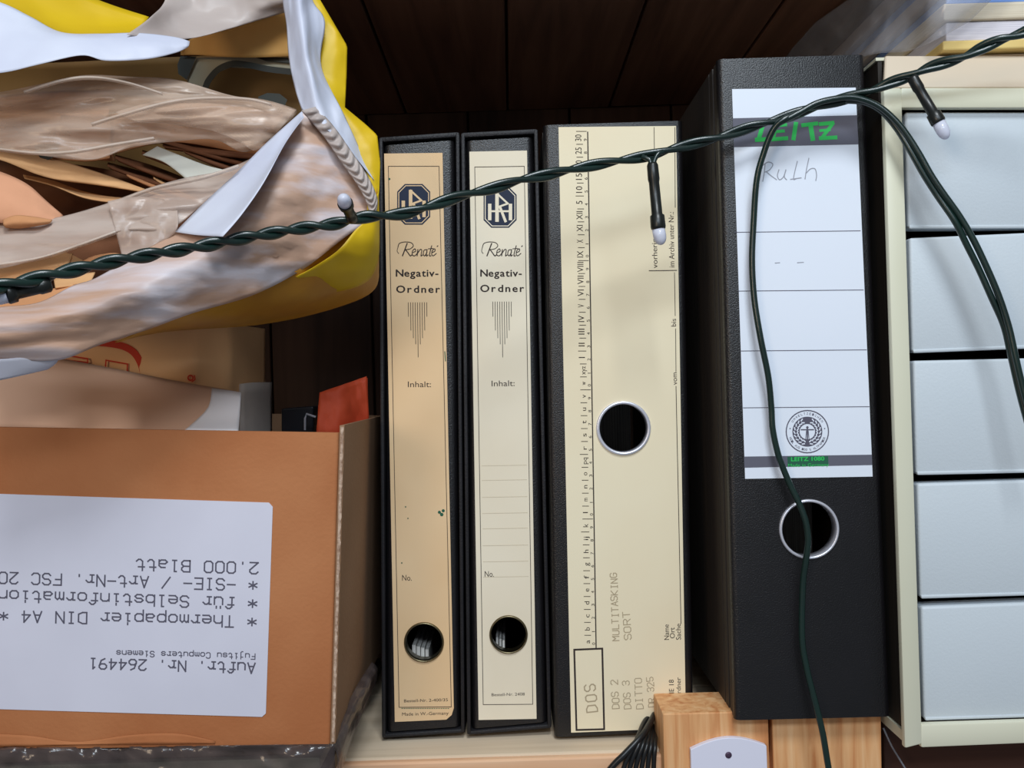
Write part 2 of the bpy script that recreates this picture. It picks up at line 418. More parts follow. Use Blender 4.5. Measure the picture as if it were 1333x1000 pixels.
# ------------------------------------------------------------------ binders
def q_in(q, l, t, r, b):
    (x0,y0),(x1,y1),(x2,y2),(x3,y3) = q
    return [(x0+l,y0+t),(x1-r,y1+t),(x2-r,y2-b),(x3+l,y3-b)]
def ring(c, R, r, D, m, parent, deep=.006):
    cc = P(c[0], c[1], D); k = D/F
    return obj('finger_ring', lathe_y(cc, [(R*k, .0002), (R*k, -.0006), ((R-1.0)*k, -.0012), ((r+.8)*k, -.0012), (r*k, -.0005), (r*k, deep), ((r+1)*k, deep)]), m, parent, smooth=True)
def negative_binder(q, lab, D, hole, R, labmat, tint, chamfer, which):
    # the slipcase: open at the front, four walls and a back
    w = 5.0
    t = thing('slipcase', f'black cardboard slipcase around the {which} narrow negative binder', 'slipcase', P((q[2][0]+q[3][0])/2, q[3][1], D+.1), 'black slipcases of the narrow binders')
    bm = bmesh.new(); dep = .235
    (x0,y0),(x1,y1),(x2,y2),(x3,y3) = q
    slab([(x0,y0),(x0+w,y0),(x3+w,y3),(x3,y3)], D, dep, .0008, bm=bm, which='front')
    slab([(x1-w,y1),(x1,y1),(x2,y2),(x2-w,y2)], D, dep, .0008, bm=bm, which='front')
    slab([(x0+1,y0-.5),(x1-1,y1-.5),(x1-1,y1+w+1),(x0+1,y0+w+1)], D+.0004, dep, .0008, bm=bm, which='front')
    slab([(x3+1,y3-w),(x2-1,y2-w),(x2-1,y2+.5),(x3+1,y3+.5)], D+.0004, dep, .0008, bm=bm, which='front')
    obj('shell', bm, M['black_case'], t, ang=40)
    f = [P(a, b, D) for a, b in q]
    bb = bmesh.new(); hexa(bb, [p+Vector((0,dep-.002,0)) for p in f], [p+Vector((0,dep,0)) for p in f])
    obj('back_panel', bb, M['black_case'], t)
    # the binder in it
    b = thing('negative_binder', f'narrow black negative binder with {tint}, {which} of the pair', 'binder', P((q[2][0]+q[3][0])/2, q[3][1]-w, D+.11), 'narrow negative binders')
    qs = q_in(q, w+1.2, w+5.5, w+1.2, w+3); Ds = D+.0015
    sp = obj('spine', slab(qs, Ds, .0075, .0035, 5, which='sides'), M['black_cloth'], b, ang=50)
    hc = P(hole[0], hole[1], Ds); k = Ds/F
    cut_holes(sp, [(hc, (R-1.5)*k, .02)])
    # label
    Dl = Ds-.0003
    bm = bmesh.new(); o4 = list(lab)
    if chamfer: o4 = [lab[0], lab[1], (lab[2][0]-.3, lab[2][1]-15), (lab[2][0]-3, lab[2][1]-6), (lab[2][0]-10, lab[2][1]), lab[3]]
    vs = [bm.verts.new(P(x, y, Dl)) for x, y in o4]; bm.faces.new(vs)
    r = bmesh.ops.extrude_face_region(bm, geom=list(bm.faces))
    bmesh.ops.translate(bm, vec=(0,.0003,0), verts=[v for v in r['geom'] if isinstance(v, bmesh.types.BMVert)])
    lb = obj('label', bm, labmat, b); cut_holes(lb, [(hc, (R-1.5)*k, .02)])
    lb['label'] = tint
    ring(hole, R, R-2.6, Ds-.0003, M['brass'], b)
    for (xa, xb, ya, yb) in (((qs[0][0]),(qs[0][0]+5),(qs[3][0]),(qs[3][0]+5)), ((qs[1][0]-5),(qs[1][0]),(qs[2][0]-5),(qs[2][0]))):
        obj('cover', slab([(xa,qs[0][1]+2),(xb,qs[0][1]+2),(yb,qs[3][1]-2),(ya,qs[3][1]-2)], D+.0092, .205, 0), M['black_cloth'], b)
    # the negative sheets, seen through the hole
    n = 4 if chamfer else 3
    for i in range(n):
        xa = hole[0]-13+i*(5.6 if chamfer else 4.2)
        obj('negative_sheet', slab([(xa-2.4-(0 if chamfer else 1),hole[1]+4+i*2),(xa+(2.2 if chamfer else -.4),hole[1]+4+i*2),(xa+(2.8 if chamfer else .4),hole[1]+90),(xa-1.6,hole[1]+90)], D+.0105+.0006*i, .18, 0), M['page'], b)
    return b, lb, Dl
# --- tan one
q1 = [(493,179),(598,172),(605,954),(497,961)]
lab1 = [(500,200),(576,199),(591,937),(514,940)]
b1, l1, Dl = negative_binder(q1, lab1, .485, (552,836), 26, M['tan_label'], 'tan yellowed spine label', True, 'left')
D1 = Dl-E*.3
def neg_print(lb, D, ox, l, r, lt, rt, yb, mlt, mat_ink, mat_soft, logo, ren, words, fan, inh, no, best, made):
    bm = bmesh.new()
    # frame line
    ribbon(bm, [(l,lt),(r,rt),(yb[1],yb[2]),(yb[0],yb[2]+.5)], .8, D, True)
    text(bm, 'Negativ-', words[0], words[1], 9.2, D, .35, .10)
    text(bm, 'Ordner', words[2], words[3], 9.2, D, .35, .22)
    for i in range(9):
        x = fan[0]+i*3.0; k = abs(i-4); y1 = [465,448,440,430,414][k] if k < 4 else 412
        ribbon(bm, [(x, fan[1]), (x+.012*(y1-393), y1)], .75, D)
    text(bm, 'Inhalt:', inh[0], inh[1], 7.5, D)
    text(bm, 'No.', no[0], no[1], 7.5, D)
    text(bm, best[2], best[0], best[1], 3.8, D)
    if made: text(bm, 'Made in W.-Germany', made[0], made[1], 4.2, D)
    # script word
    x0, y0 = ren
    def sc(pts, wd=1.0):
        c = crom([(a, b, 0) for a, b in pts], 5); ribbon(bm, [(x0+p.x, y0+p.y) for p in c], wd, D)
    sc([(1,-11),(3,-16),(10,-18),(18,-17),(21,-13),(17,-9),(11,-8)]); sc([(1,-11),(0,-6),(2,-3)], .8)
    sc([(13,-16),(10,-8),(7,0)], 1.5); sc([(11,-8),(14,-4),(17,0),(19,-1)], 1.3)
    sc([(20,-4),(24,-6),(23,-9),(20,-6),(20,-1),(23,0),(26,-3)], 1.1)
    sc([(27,-8),(26,0)], 1.3); sc([(26.5,-3),(30,-8),(32,-7),(31,0),(33,-1)], 1.1)
    sc([(38,-8),(35,-7),(34,-2),(36,0),(39,-5)], 1.1); sc([(39,-8),(38,0),(40,-1)], 1.2)
    sc([(45,-13),(42,-1),(44,0)], 1.2); sc([(40.5,-9),(47,-9.5)], 1.)
    sc([(45,-4),(49,-6),(49,-9),(46,-7),(45,-2),(47,0),(51,-3)], 1.1); sc([(52,-12),(53,-13)], 1.2)
    lt_ = obj('lettering', bm, mat_ink, lb)
    # emblem: octagon with a monogram
    bm = bmesh.new(); cx, cy = logo; a, b, c = 21.5, 26.5, 10
    oc = [(cx-a+c,cy-b),(cx+a-c,cy-b),(cx+a,cy-b+c),(cx+a,cy+b-c),(cx+a-c,cy+b),(cx-a+c,cy+b),(cx-a,cy+b-c),(cx-a,cy-b+c)]
    poly(bm, oc, D); obj('emblem', bm, M['logo_blue'], lb)
    bm = bmesh.new(); D2 = D-6e-5
    ribbon(bm, [(cx+(x-cx)*.90, cy+(y-cy)*.915) for x, y in oc], 1.1, D2, True)
    ribbon(bm, [(cx-13.5,cy-3),(cx-13.5,cy+15)], 4.4, D2); ribbon(bm, [(cx+13.5,cy-3),(cx+13.5,cy+15)], 4.4, D2); ribbon(bm, [(cx-13,cy+5),(cx+13,cy+5)], 2.4, D2)
    ribbon(bm, [(cx-4,cy-17),(cx-4,cy+17)], 4.6, D2)
    ribbon(bm, [(cx-4,cy-18),(cx+10,cy-5),(cx-1,cy-1)], 2.4, D2); ribbon(bm, [(cx,cy),(cx+7,cy+18)], 3.4, D2)
    obj('emblem_lines', bm, mlt, lb)
    bm = bmesh.new()
    if not made:
        for y in (606,625,647,668,688,710,731,751): ribbon(bm, [(l+(y-217)*.0155+3,y+.5),(r+(y-217)*.0155-3,y-.5)], .7, D)
        tag(obj('ruled_lines', bm, mat_soft, lb), kind='stuff')
    else:
        x = 523
        while x < 586: ribbon(bm, [(x,922.5),(x+1.2,922.4)], .9, D); x += 3
        for (x, y, s) in ((572,667,2.2),(577,665,2.2),(575,670,2.5),(528,660,1),(531,675,.9),(523,733,1),(507,233,1.4)): poly(bm, circ(x, y, s, 6), D-1e-5)
        ribbon(bm, [(579,458),(580,470)], 1.2, D)
        tag(obj('ink_specks', bm, M['dgreen'], lb), kind='stuff')
neg_print(l1, D1, 0, 505.5, 571.5, 216.5, 216.5, (519.5,587.5,920.5), M['tan_label'], M['dark_ink'], M['faint_ink'], (538.5,266), (517,333), ((515.5,360),(570.5,360),(516,381),(572.5,381)), (531.5,394), ((531,504),(561,504)), ((523.5,756),(536,756)), ((526,914.5),(583,913),'Bestell-Nr. 2-400/35'), ((523.5,932),(584,930.5)))
q2 = [(600,173),(700,168),(718,948),(608,957)]
lab2 = [(611,197.5),(686,196),(698.5,936),(623,937.5)]
b2, l2, Dl = negative_binder(q2, lab2, .485, (662,826), 25, M['cream_label'], 'pale cream spine label', False, 'right')
neg_print(l2, Dl-E*.3, 0, 618, 682.5, 217.5, 216.5, (629,693.5,917), M['cream_label'], M['dark_ink'], M['faint_ink'], (651,270), (627,333), ((625.5,360),(679,360),(625.5,380),(682,380)), (641.5,393), ((640,503),(670,502.5)), ((631,751),(643,751)), ((640,906.5),(683,905.5),'Bestell-Nr. 2408'), None)

def lever_binder(name, label, q, D, hole, R, r, bevel, ringmat, dep=.205):
    b = thing(name, label, 'binder', P((q[2][0]+q[3][0])/2, (q[2][1]+q[3][1])/2, D+.1))
    sp = obj('spine', slab(q, D, .004, bevel, 4, which='sides'), M['black_cloth'], b, ang=50)
    hc = P(hole[0], hole[1], D); cut_holes(sp, [(hc, (r+.6)*D/F, .02)])
    rg = ring(hole, R, r, D-.0003, ringmat, b)
    for s in (0, 1):
        (xa, ya), (xb, yb) = (q[0], q[3]) if s == 0 else (q[1], q[2])
        sg = 1 if s == 0 else -1
        # hinge strip, groove, then the board itself
        bm = bmesh.new(); th = 5.5*sg
        def strip(y0, y1, ins):
            f = [P(xa+ins*sg, ya+1.5, D), P(xa+th, ya+1.5, D), P(xb+th, yb-1.5, D), P(xb+ins*sg, yb-1.5, D)]
            hexa(bm, [p+Vector((0,y0,0)) for p in f], [p+Vector((0,y1,0)) for p in f])
        strip(.003, .010, .6); strip(.010, .0125, 2.2); strip(.0125, .019, .2); strip(.019, .0205, 1.4); strip(.0205, dep, .2)
        obj('cover', bm, M['cover'], b, ang=30)
    # the paper block and the arch mechanism plate inside
    cx0, cx1 = q[0][0]+14, q[1][0]-14
    obj('paper_block', slab([(cx0,q[0][1]+40),(cx0+(cx1-cx0)*.6,q[1][1]+40),(cx0+(cx1-cx0)*.6+15,q[2][1]-30),(cx0+15,q[3][1]-30)], D+.075, dep-.08, 0), M['page'], b)
    return b, sp
# --- arch binder with the buff label
q3 = [(707,163),(889,157),(904,951),(722,960)]; D3 = .480
b3, s3 = lever_binder('lever_arch_binder', 'wide black lever arch binder with buff paper label and shiny ring', q3, D3, (811.5,557.5), 35.5, 31, .003, M['steel'])
Dl = D3-.0003
bm = slab([(727,165.5),(880,164),(893,948),(743.5,954)], Dl, .0003)
lb3 = obj('label', bm, M['buff_label'], b3); cut_holes(lb3, [(P(811.5,557.5,D3), 31.6*D3/F, .02)])
lb3['label'] = 'buff paper label with ruler and pencil notes'
D = Dl-8e-5; bm = bmesh.new(); soft = bmesh.new()
def rx(y): return 765+(y-172)*(776-765)/(843-172)
ribbon(bm, [(rx(172),172),(rx(845),845)], 1.5, D)
cells = ['a','b','c','d','e','f','g','h','ij','k','l','m','n','o','pq','r','s','t','u','v','w','xyz','I','II','III','IV','V','VI','VII','VIII','IX','X','XI','XII','5','10','15','20','25','30']
hgt = (844-171)/40
for i, s in enumerate(cells):
    y0 = 844-hgt*i; x = rx(y0); c = y0-hgt/2
    ribbon(soft, [(x-17 if i in (8,14,22,34) else x-15, y0-hgt), (x-2 if i%10 == 9 else x-7, y0-hgt)], .8, D)
    n = len(s); wd = {1:4.2,2:8.5,3:11,4:13}[n]
    if s in ('I','i','l'): wd = 1.2
    if s in ('II','ij'): wd = 4.5
    if s in ('III',): wd = 7.5
    big = i >= 22
    h = 8.2 if big else (6.6 if s in 'bdfhklt' else 6.4)
    text(soft, s, (x-8-(.5 if big else 0), c+wd/2), (x-8-(.5 if big else 0), c-wd/2), h, D)
    text(soft, str(i%10), (x-1.3, y0-hgt/2-2+6), (x-1.3, y0-hgt/2-2+(5.2 if i%10 == 1 else 3)), 4, D)
ribbon(bm, [(747.5,846),(784,844.5),(786.5,949.5),(750.5,950.5)], 2.4, D, True)
# right-hand print
ribbon(soft, [(878.5,166),(879,270)], .9, D); ribbon(soft, [(851.5,166),(853,292)], .8, D)
ribbon(bm, [(845,352.5),(881,352)], 1.0, D)
text(bm, 'im Archiv unter Nr.:', (878,348), (877,276), 7, D); text(bm, 'vorherige', (856,349), (855,306), 7, D)
ribbon(soft, [(878,355),(879,411)], .8, D); ribbon(soft, [(879.5,428),(880,484)], .8, D); ribbon(bm, [(880,503),(886.5,812)], .9, D)
text(bm, 'bis', (880,425), (880,415), 6.5, D); text(bm, 'vom', (881.5,501), (881,485), 6.5, D)
text(bm, 'Name', (871,833), (870.5,813), 6.5, D); text(bm, 'Ort', (878.5,831), (878,817), 6.5, D); text(bm, 'Sache', (886.5,833), (886,812), 6.5, D)
text(bm, 'RIE 18', (877.5,908), (877,885), 6.5, D); text(bm, 'ordner', (886.5,908), (886,882), 6, D)
for s, a, b_, h in (('MULTITASKING',(806,831),(803,749),8.5),('SORT',(822,829),(820,800),9),('DOS 2',(806,920),(804,888),9),('DOS 3',(821,920),(819,889),9),('DITTO',(837,920),(835,886),9),('DR 325',(853,918),(850,884),8.5)):
    pb = soft if h == 8.4 else None
_pn = bmesh.new()
for s, a, b_, h, wd in (('MULTITASKING',(806,831),(803,749),8.5,1.1),('SORT',(822,829),(820,800),9,1.1),('DOS 2',(806,920),(804,888),9,1.1),('DOS 3',(821,920),(819,889),9,1.),('DITTO',(837,920),(835,886),9,1.),('DR 325',(853,918),(850,884),8.5,1.),('DOS',(778,922),(775,895),14,1.6)):
    typed(_pn, s, a, b_, h, D, wd, .72 if s != 'DOS' else .62, .5)
obj('lettering', bm, M['dark_ink'], lb3); tag(obj('ruler_marks', soft, M['dark_ink'], lb3), kind='stuff'); obj('pencil_notes', _pn, M['pencil'], lb3)

# --- the big binder with the white label
q4 = [(934,77),(1126,71),(1160,933),(957,938)]; D4 = .443
b4, s4 = lever_binder('lever_arch_binder', 'tallest black lever arch binder with white label and green lettering', q4, D4, (1053,689), 39, 35.2, .003, M['steel'], .25)
Dl = D4-.0003
lb4 = obj('label', slab([(953,116),(1114,114),(1136,620.5),(970,623.5)], Dl, .0003), M['white_leitz'], b4)
lb4['label'] = 'white label with grey bands'
D = Dl-8e-5
bm = bmesh.new()
poly(bm, [(953.8,154),(1115.5,150),(1117.5,188),(955.5,191.5)], D); obj('printed_band', bm, M['band'], lb4); bm = bmesh.new(); poly(bm, [(968.5,594.5),(1135,592),(1135.5,605.5),(969,609)], D)
ob = obj('printed_band', bm, M['band'], lb4)
bm = bmesh.new()
for p in ([(956,302.5),(1120,300.5)],[(961,379),(1124,377.5)],[(964,457),(1128,455.5)],[(967.5,531),(1131.5,529.5)]): ribbon(bm, p, .9, D)
ribbon(bm, circ(1051,562,27.5), 1.4, D, True)
cx, cy = 1051, 562
for i in range(40):   # dark wreath disc as a ring of quads
    a, b_ = 2*math.pi*i/40, 2*math.pi*(i+1)/40
    poly(bm, [(cx+19.5*math.cos(a),cy+19.5*math.sin(a)),(cx+19.5*math.cos(b_),cy+19.5*math.sin(b_)),(cx+10*math.cos(b_),cy+10*math.sin(b_)),(cx+10*math.cos(a),cy+10*math.sin(a))], D)
ribbon(bm, [(cx-8,cy-2.5),(cx+8,cy-2.5)], 1.5, D-1e-5); ribbon(bm, [(cx,cy-4),(cx,cy+10)], 1.8, D-2e-5); poly(bm, circ(cx,cy-5.5,1.7,10), D-1e-5)
ribbon(bm, [(cx-2.2,cy+10),(cx-1.2,cy-1)], .9, D-1e-5); ribbon(bm, [(cx+2.2,cy+10),(cx+1.2,cy-1)], .9, D-1e-5)
def arc_text(s, r, a0, a1, inward, h):
    n = len(s)-1
    for i, ch in enumerate(s):
        a = math.radians(a0+(a1-a0)*i/n)
        x, y = cx+r*math.cos(a), cy+r*math.sin(a)
        tx, ty = (-math.sin(a), math.cos(a)) if not inward else (math.sin(a), -math.cos(a))
        if ch == ' ': continue
        text(bm, ch, (x-tx*1.1, y-ty*1.1), (x+tx*1.1, y+ty*1.1), h, D)
arc_text('UMWELTZEICHEN', 22, -145, -35, False, 3)
arc_text('WEIL AUS 100 % ALTPAPIER', 25, 160, 20, True, 3)
poly(bm, circ(cx-22.5,cy-4,.9,6), D); poly(bm, circ(cx+22.5,cy-4,.9,6), D)
obj('lettering', bm, M['ink'], lb4)
bm = bmesh.new()
for i in range(9):     # laurel leaves, left and right
    for s in (-1, 1):
        a = math.radians(90-18-i*17) if s == 1 else math.radians(90+18+i*17)
        x, y = cx+15*math.cos(a), cy+15*math.sin(a)
        for rr in (12.8, 16.8):
            x, y = cx+rr*math.cos(a), cy+rr*math.sin(a); t = a-s*1.1 if rr > 15 else a-s*2.0
            ribbon(bm, [(x-1.5*math.cos(t), y-1.5*math.sin(t)), (x+1.5*math.cos(t), y+1.5*math.sin(t))], 1.5, D-3e-5)
obj('laurel', bm, M['white_leitz'], lb4)
bm = bmesh.new(); Dg = D-5e-5
def st_(pts, wd=5.5): ribbon(bm, pts, wd, Dg)
st_([(993,163),(988,180)]); st_([(985,182),(1003,181)]); st_([(1010,163),(1006,181)]); st_([(1009,163.5),(1023,162.5)],4); st_([(1008,171.5),(1020,170.5)],4); st_([(1004,181.5),(1024,180)],5)
st_([(1036,161),(1033,180.5)])
st_([(1045,163),(1063,160.8)],5); st_([(1055,162),(1058,181)],6)
st_([(1068,161.5),(1084,160)],5); st_([(1084,161),(1071,178)],4.5); st_([(1068,180),(1088,179)],5)
for p in ([(1068,170),(1080,169)],): st_(p, 3.5)
obj('green_lettering', bm, M['green'], lb4); bm = bmesh.new()
text(bm, 'LEITZ 1080', (1030,600.5), (1073,599.5), 5.2, Dg, .3); text(bm, 'Made in Germany', (1026,608), (1079,607), 4.2, Dg)
obj('green_lettering', bm, M['green'], lb4)
bm = bmesh.new()
poly(bm, [(1025,594.8),(1078,594),(1078.5,606.5),(1025.5,607.5)], D-2e-5)
obj('green_field', bm, M['dgreen'], lb4)
bm = bmesh.new()
def hw(pts, wd=1.2):
    c = crom([(a, b, 0) for a, b in pts], 5); ribbon(bm, [(p.x, p.y) for p in c], wd, D)
hw([(996,213),(995,224),(993,236)]); hw([(992,216),(1000,211),(1006,214),(1002,221),(996,224)]); hw([(998,224),(1004,229),(1011,234)])
hw([(1014,221),(1012,229),(1015,234),(1020,230),(1023,221)]); hw([(1023,222),(1021,230),(1024,234)])
hw([(1038,210),(1035,222),(1033,233),(1036,233)]); hw([(1029,233.5),(1043,231.5)]); 
hw([(1053,206),(1050,220),(1048,233)]); hw([(1049,226),(1055,220),(1061,220),(1063,228),(1062,235)])
obj('handwriting', bm, M['pencil2'], lb4); bm = bmesh.new()
hw([(1009,342.5),(1015,342)],1); hw([(1038,342),(1046,341.5)],1)
obj('pencil_dashes', bm, M['pencil2'], lb4)

# ------------------------------------------------------------------ pine uprights, plate, cables at the shelf front
pu = thing('pine_upright', 'left pine block with the white plastic plate', 'wood block', P(925,1150,.449))
obj('block', slab([(863,929.5),(1000,926),(1007,1210),(870,1214)], .4495, .030, .0006), M['pine'], pu)
pl = thing('plastic_plate', 'white plastic plate with arched top screwed to pine block', 'plate', P(950,1100,.449))
bm = bmesh.new()
arc = [(899,977)]+[(899+i*98/12, 977-16*math.sin(math.pi*(i/12*.86+.07))+2.5*(1-i/12)-3*(i/12)) for i in range(0,13)]+[(998,972),(1003,1120),(903,1122)]
vs = [bm.verts.new(P(x, y, .4465)) for x, y in arc]; bm.faces.new(vs)
r = bmesh.ops.extrude_face_region(bm, geom=list(bm.faces)); bmesh.ops.translate(bm, vec=(0,.003,0), verts=[v for v in r['geom'] if isinstance(v, bmesh.types.BMVert)])
po = obj('plate', bm, M['plate'], pl)
md = po.modifiers.new('soft_edge', 'BEVEL'); md.width = .0006; md.segments = 2; md.limit_method = 'ANGLE'
obj('screw', lathe_y(P(948.5,983.5,.4463), [(.0001,-.0001),(3.4*.4465/F,-.0003),(4.4*.4465/F,.0002),(4.4*.4465/F,.003)], 20), M['screw'], pl, smooth=True)
tag(obj('pine_upright', slab([(1005,927),(1147,925),(1151,1210),(1012,1212)], .4525, .027, .0006), M['pine']), 'right pine block under the tall binder, hanging green wire before it', 'wood block')
tag(obj('support_batten', box((.125,.56,0), (.200,.60,P(1050,934,D4).z-.0003), .0008), M['pine']), 'pine batten behind the left pine block, under the tallest binder', 'wood block')
cb = thing('cable_loop', 'black cables hanging beside the left pine block', 'cable', P(850,1000,.47))
for i in range(6):
    ofs = i*5.2
    pts = [P(860+ofs*.3, 905+i*2, .492), P(857, 925+i*2, .486), P(846+ofs*.5-6, 938+i*3, .478), P(828+ofs*.95, 965+i*1.0, .4600), P(812+ofs*1.5, 1000, .458), P(800+ofs*1.9, 1060, .458)]
    obj('cable', tube(crom(pts, 8), .0012, 8), M['cable_black'], cb, smooth=True)
pts = [P(852, 930, .480), P(838, 955, .463), P(815, 980, .457), P(792, 1005, .456), P(770, 1050, .456)]
obj('cable', tube(crom(pts, 8), .0016, 8), M['cable_black'], cb, smooth=True)
pts = [P(1150,948,.462), P(1160,970,.458), P(1172,990,.455), P(1190,1020,.45)]
tag(obj('thin_cable', tube(crom(pts, 8), .0005, 6), mat('grey_cable', (120,120,128), .5)), 'thin grey wire below the drawer cabinet', 'cable')

# ------------------------------------------------------------------ drawer cabinet
DC = .433
cab = thing('drawer_cabinet', 'cream plastic cabinet with five pale grey drawers', 'cabinet', P(1500,975,DC+.1))
XR = 1880
def fr(y0, x): return x
bm = bmesh.new()
def lx(y): return 1150+(y-114)*28/861      # outer left
def ix(y): return 1173+(y-140)*26/802      # inner left
slabs = [[(1150,114),(ix(140)+1,114),(ix(975)+1,969),(1178,975)],
         [(ix(140),114),(XR,113),(XR,140),(ix(140),140.5)],
         [(ix(942),943.5),(XR+20,921),(XR+20,945),(ix(942),974)],
         [(XR-5,113),(XR+22,113),(XR+45,944),(XR+18,944)]]
for s in slabs: slab(s, DC, .0032, .0010, 2, bm=bm, which='front')
obj('front_frame', bm, M['cab'], cab, ang=40)
# sloped header behind the frame
f = [P(1153,72.5,DC+.010), P(XR+15,73,DC+.010), P(XR+20,113,DC+.001), P(1151.5,114.5,DC+.001)]
bm = bmesh.new(); hexa(bm, f, [f[0]+Vector((0,.002,0)), f[1]+Vector((0,.002,0)), f[2]+Vector((0,.003,0)), f[3]+Vector((0,.003,0))])
bmesh.ops.bevel(bm, geom=list(bm.edges), offset=.0005, segments=1, affect='EDGES')
obj('header', bm, M['cab_slope_shade'], cab)
tz = P(1153,72.5,DC+.010); bz = P(1178,973,DC); xl = P(1151,114,DC).x+.0015; xr = P(XR+30,500,DC).x
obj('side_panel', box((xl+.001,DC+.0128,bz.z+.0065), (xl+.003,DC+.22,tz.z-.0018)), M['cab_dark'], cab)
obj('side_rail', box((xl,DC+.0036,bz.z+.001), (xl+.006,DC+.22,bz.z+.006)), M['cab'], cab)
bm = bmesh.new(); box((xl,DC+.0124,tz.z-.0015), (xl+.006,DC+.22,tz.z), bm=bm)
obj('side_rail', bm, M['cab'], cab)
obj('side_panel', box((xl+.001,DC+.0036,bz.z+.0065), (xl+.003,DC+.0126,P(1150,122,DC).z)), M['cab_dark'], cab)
obj('top_panel', box((xl+.0062,DC+.0124,tz.z-.004), (xr,DC+.22,tz.z-.0002)), M['cab_slope_shade'], cab)
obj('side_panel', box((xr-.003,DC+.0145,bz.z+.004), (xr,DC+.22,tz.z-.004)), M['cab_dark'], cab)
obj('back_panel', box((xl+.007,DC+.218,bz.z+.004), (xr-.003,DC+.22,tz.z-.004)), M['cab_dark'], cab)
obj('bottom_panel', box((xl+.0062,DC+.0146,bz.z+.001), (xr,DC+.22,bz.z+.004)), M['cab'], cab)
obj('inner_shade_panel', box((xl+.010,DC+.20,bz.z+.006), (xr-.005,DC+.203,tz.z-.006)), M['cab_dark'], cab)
rows = [(144,299,0,-.004),(308.5,461,-.045,-.040),(468.5,620,-.022,-.022),(628.5,781,-.030,-.030),(789,940,-.038,-.032)]
for y0, y1, s0, s1 in rows:
    xa, xb = ix(y0)+5.5, ix(y1)+4.5; y1 -= 2.0; y0 += 1.2; W = XR-15-xa
    dr = obj('drawer', slab([(xa,y0),(XR-12,y0+s0*W),(XR-5,y1+s1*W),(xb,y1)], DC+.0040, .010, .0014, 3, which='front'), M['drawer'], cab, ang=40)
    # rounded pull lip under the front edge
    obj('lower_lip', slab([(xb+1,y1-4),(XR-8,y1-4+s1*W),(XR-6,y1+.8+s1*W),(xb+1.5,y1+.8)], DC+.0036, .0022, .0006), M['drawer'], dr)
    pa, pb = P(xa+6,y0+12,DC+.0142), P(xb,y1-4,DC+.0142)
    pr = P(XR-15, y1-4, DC+.0142).x
    bm = bmesh.new(); zl, zt = min(pb.z, P(XR-15,y1+s1*W,DC).z+.002)+.001, P(xa,y0,DC).z-.012
    box((pa.x+.003,DC+.0145,pb.z), (pa.x+.005,DC+.19,zt), bm=bm); box((pr-.004,DC+.0145,pb.z), (pr-.002,DC+.19,zt), bm=bm)
    box((pa.x+.003,DC+.0145,pb.z), (pr-.002,DC+.19,pb.z+.002), bm=bm); box((pa.x+.003,DC+.188,pb.z), (pr-.002,DC+.19,zt), bm=bm)
    obj('tray', bm, M['cab_dark'], dr)

# ------------------------------------------------------------------ pile of wrapped magazines on the cabinet
z0 = tz.z+.0003
layers = [('envelope','thick yellow envelope at the bottom of the pile on the cabinet','yellow_env',.0050,0,'envelope'),
 ('paper_stack','white paper block above the yellow envelope on the cabinet','white_p',.0098,.003,'paper'),
 ('paper_stack','cream paper block above the white one, cut by the top edge','cream',.0085,.0015,'paper'),
 ('magazine','blue magazine in the pile above the cream paper','blue',.006,.004,'magazine'),
 ('magazine','grey magazine in the pile between two blue ones','grey',.007,.000,'magazine'),
 ('magazine','upper blue magazine of the pile on the cabinet','blue',.007,.003,'magazine'),
 ('magazine','grey-brown magazine on top of the pile','grey',.008,-.001,'magazine')]
xp = P(1236,60,DC).x; z = z0
for n, lab, m, h, dx, cat in layers:
    tag(obj(n, box((xp+dx, DC+.006+abs(dx), z), (xp+.215+dx*2, DC+.215, z+h-.0003), .0008), M[m]), lab, cat); z += h
clr = thing('plastic_wrap', 'crinkled clear plastic wrap over the pile on the cabinet', 'wrap', Vector((xp, DC+.1, z0)))
# over the left side and hanging round the front corner
sheet('side_sheet', [[(1345,-60,DC-.004),(1225,-60,DC-.006),(1180,-55,.465),(1110,-5,.51),(1040,45,.58),(1000,80,.64)],
                     [(1300,-10,DC-.003),(1225,5,DC-.006),(1185,25,.462),(1120,40,.52),(1060,75,.58),(1010,110,.65)],
                     [(1262,28,DC+.002),(1222,50,DC),(1185,66,.455),(1130,72,.50),(1075,95,.56),(1020,130,.63)]], M['clear'], clr, 70, 26, .0016, 45, seed=3)

# ------------------------------------------------------------------ cardboard box with address label
DB = .410
tag(obj('support_rail', box((.184, .47, -.12), (.62, .60, bz.z-.0003), .001), wood('red_brown_rail', (60,36,28), (74,46,36), (84,54,42), 0, 3, .6, 30)), 'dark red-brown rail below the drawer cabinet', 'rail')
bx = thing('cardboard_box', 'brown cardboard box with upside-down white typed label', 'box', P(200,972,DB+.05))
obj('front_panel', slab([(-70,555),(441,563.5),(429.5,969),(-70,977)], DB, .0032, .0015, 3, which='sides'), M['card'], bx, ang=40)
fq = [P(442.2,554,DB+.0006), P(448.5,553.5,DB+.0006), P(436.5,968,DB+.0006), P(430,969,DB+.0006)]
bm = bmesh.new(); hexa(bm, fq, [p+Vector((0,.215,0)) for p in fq]); obj('side_panel', bm, M['card_side'], bx)
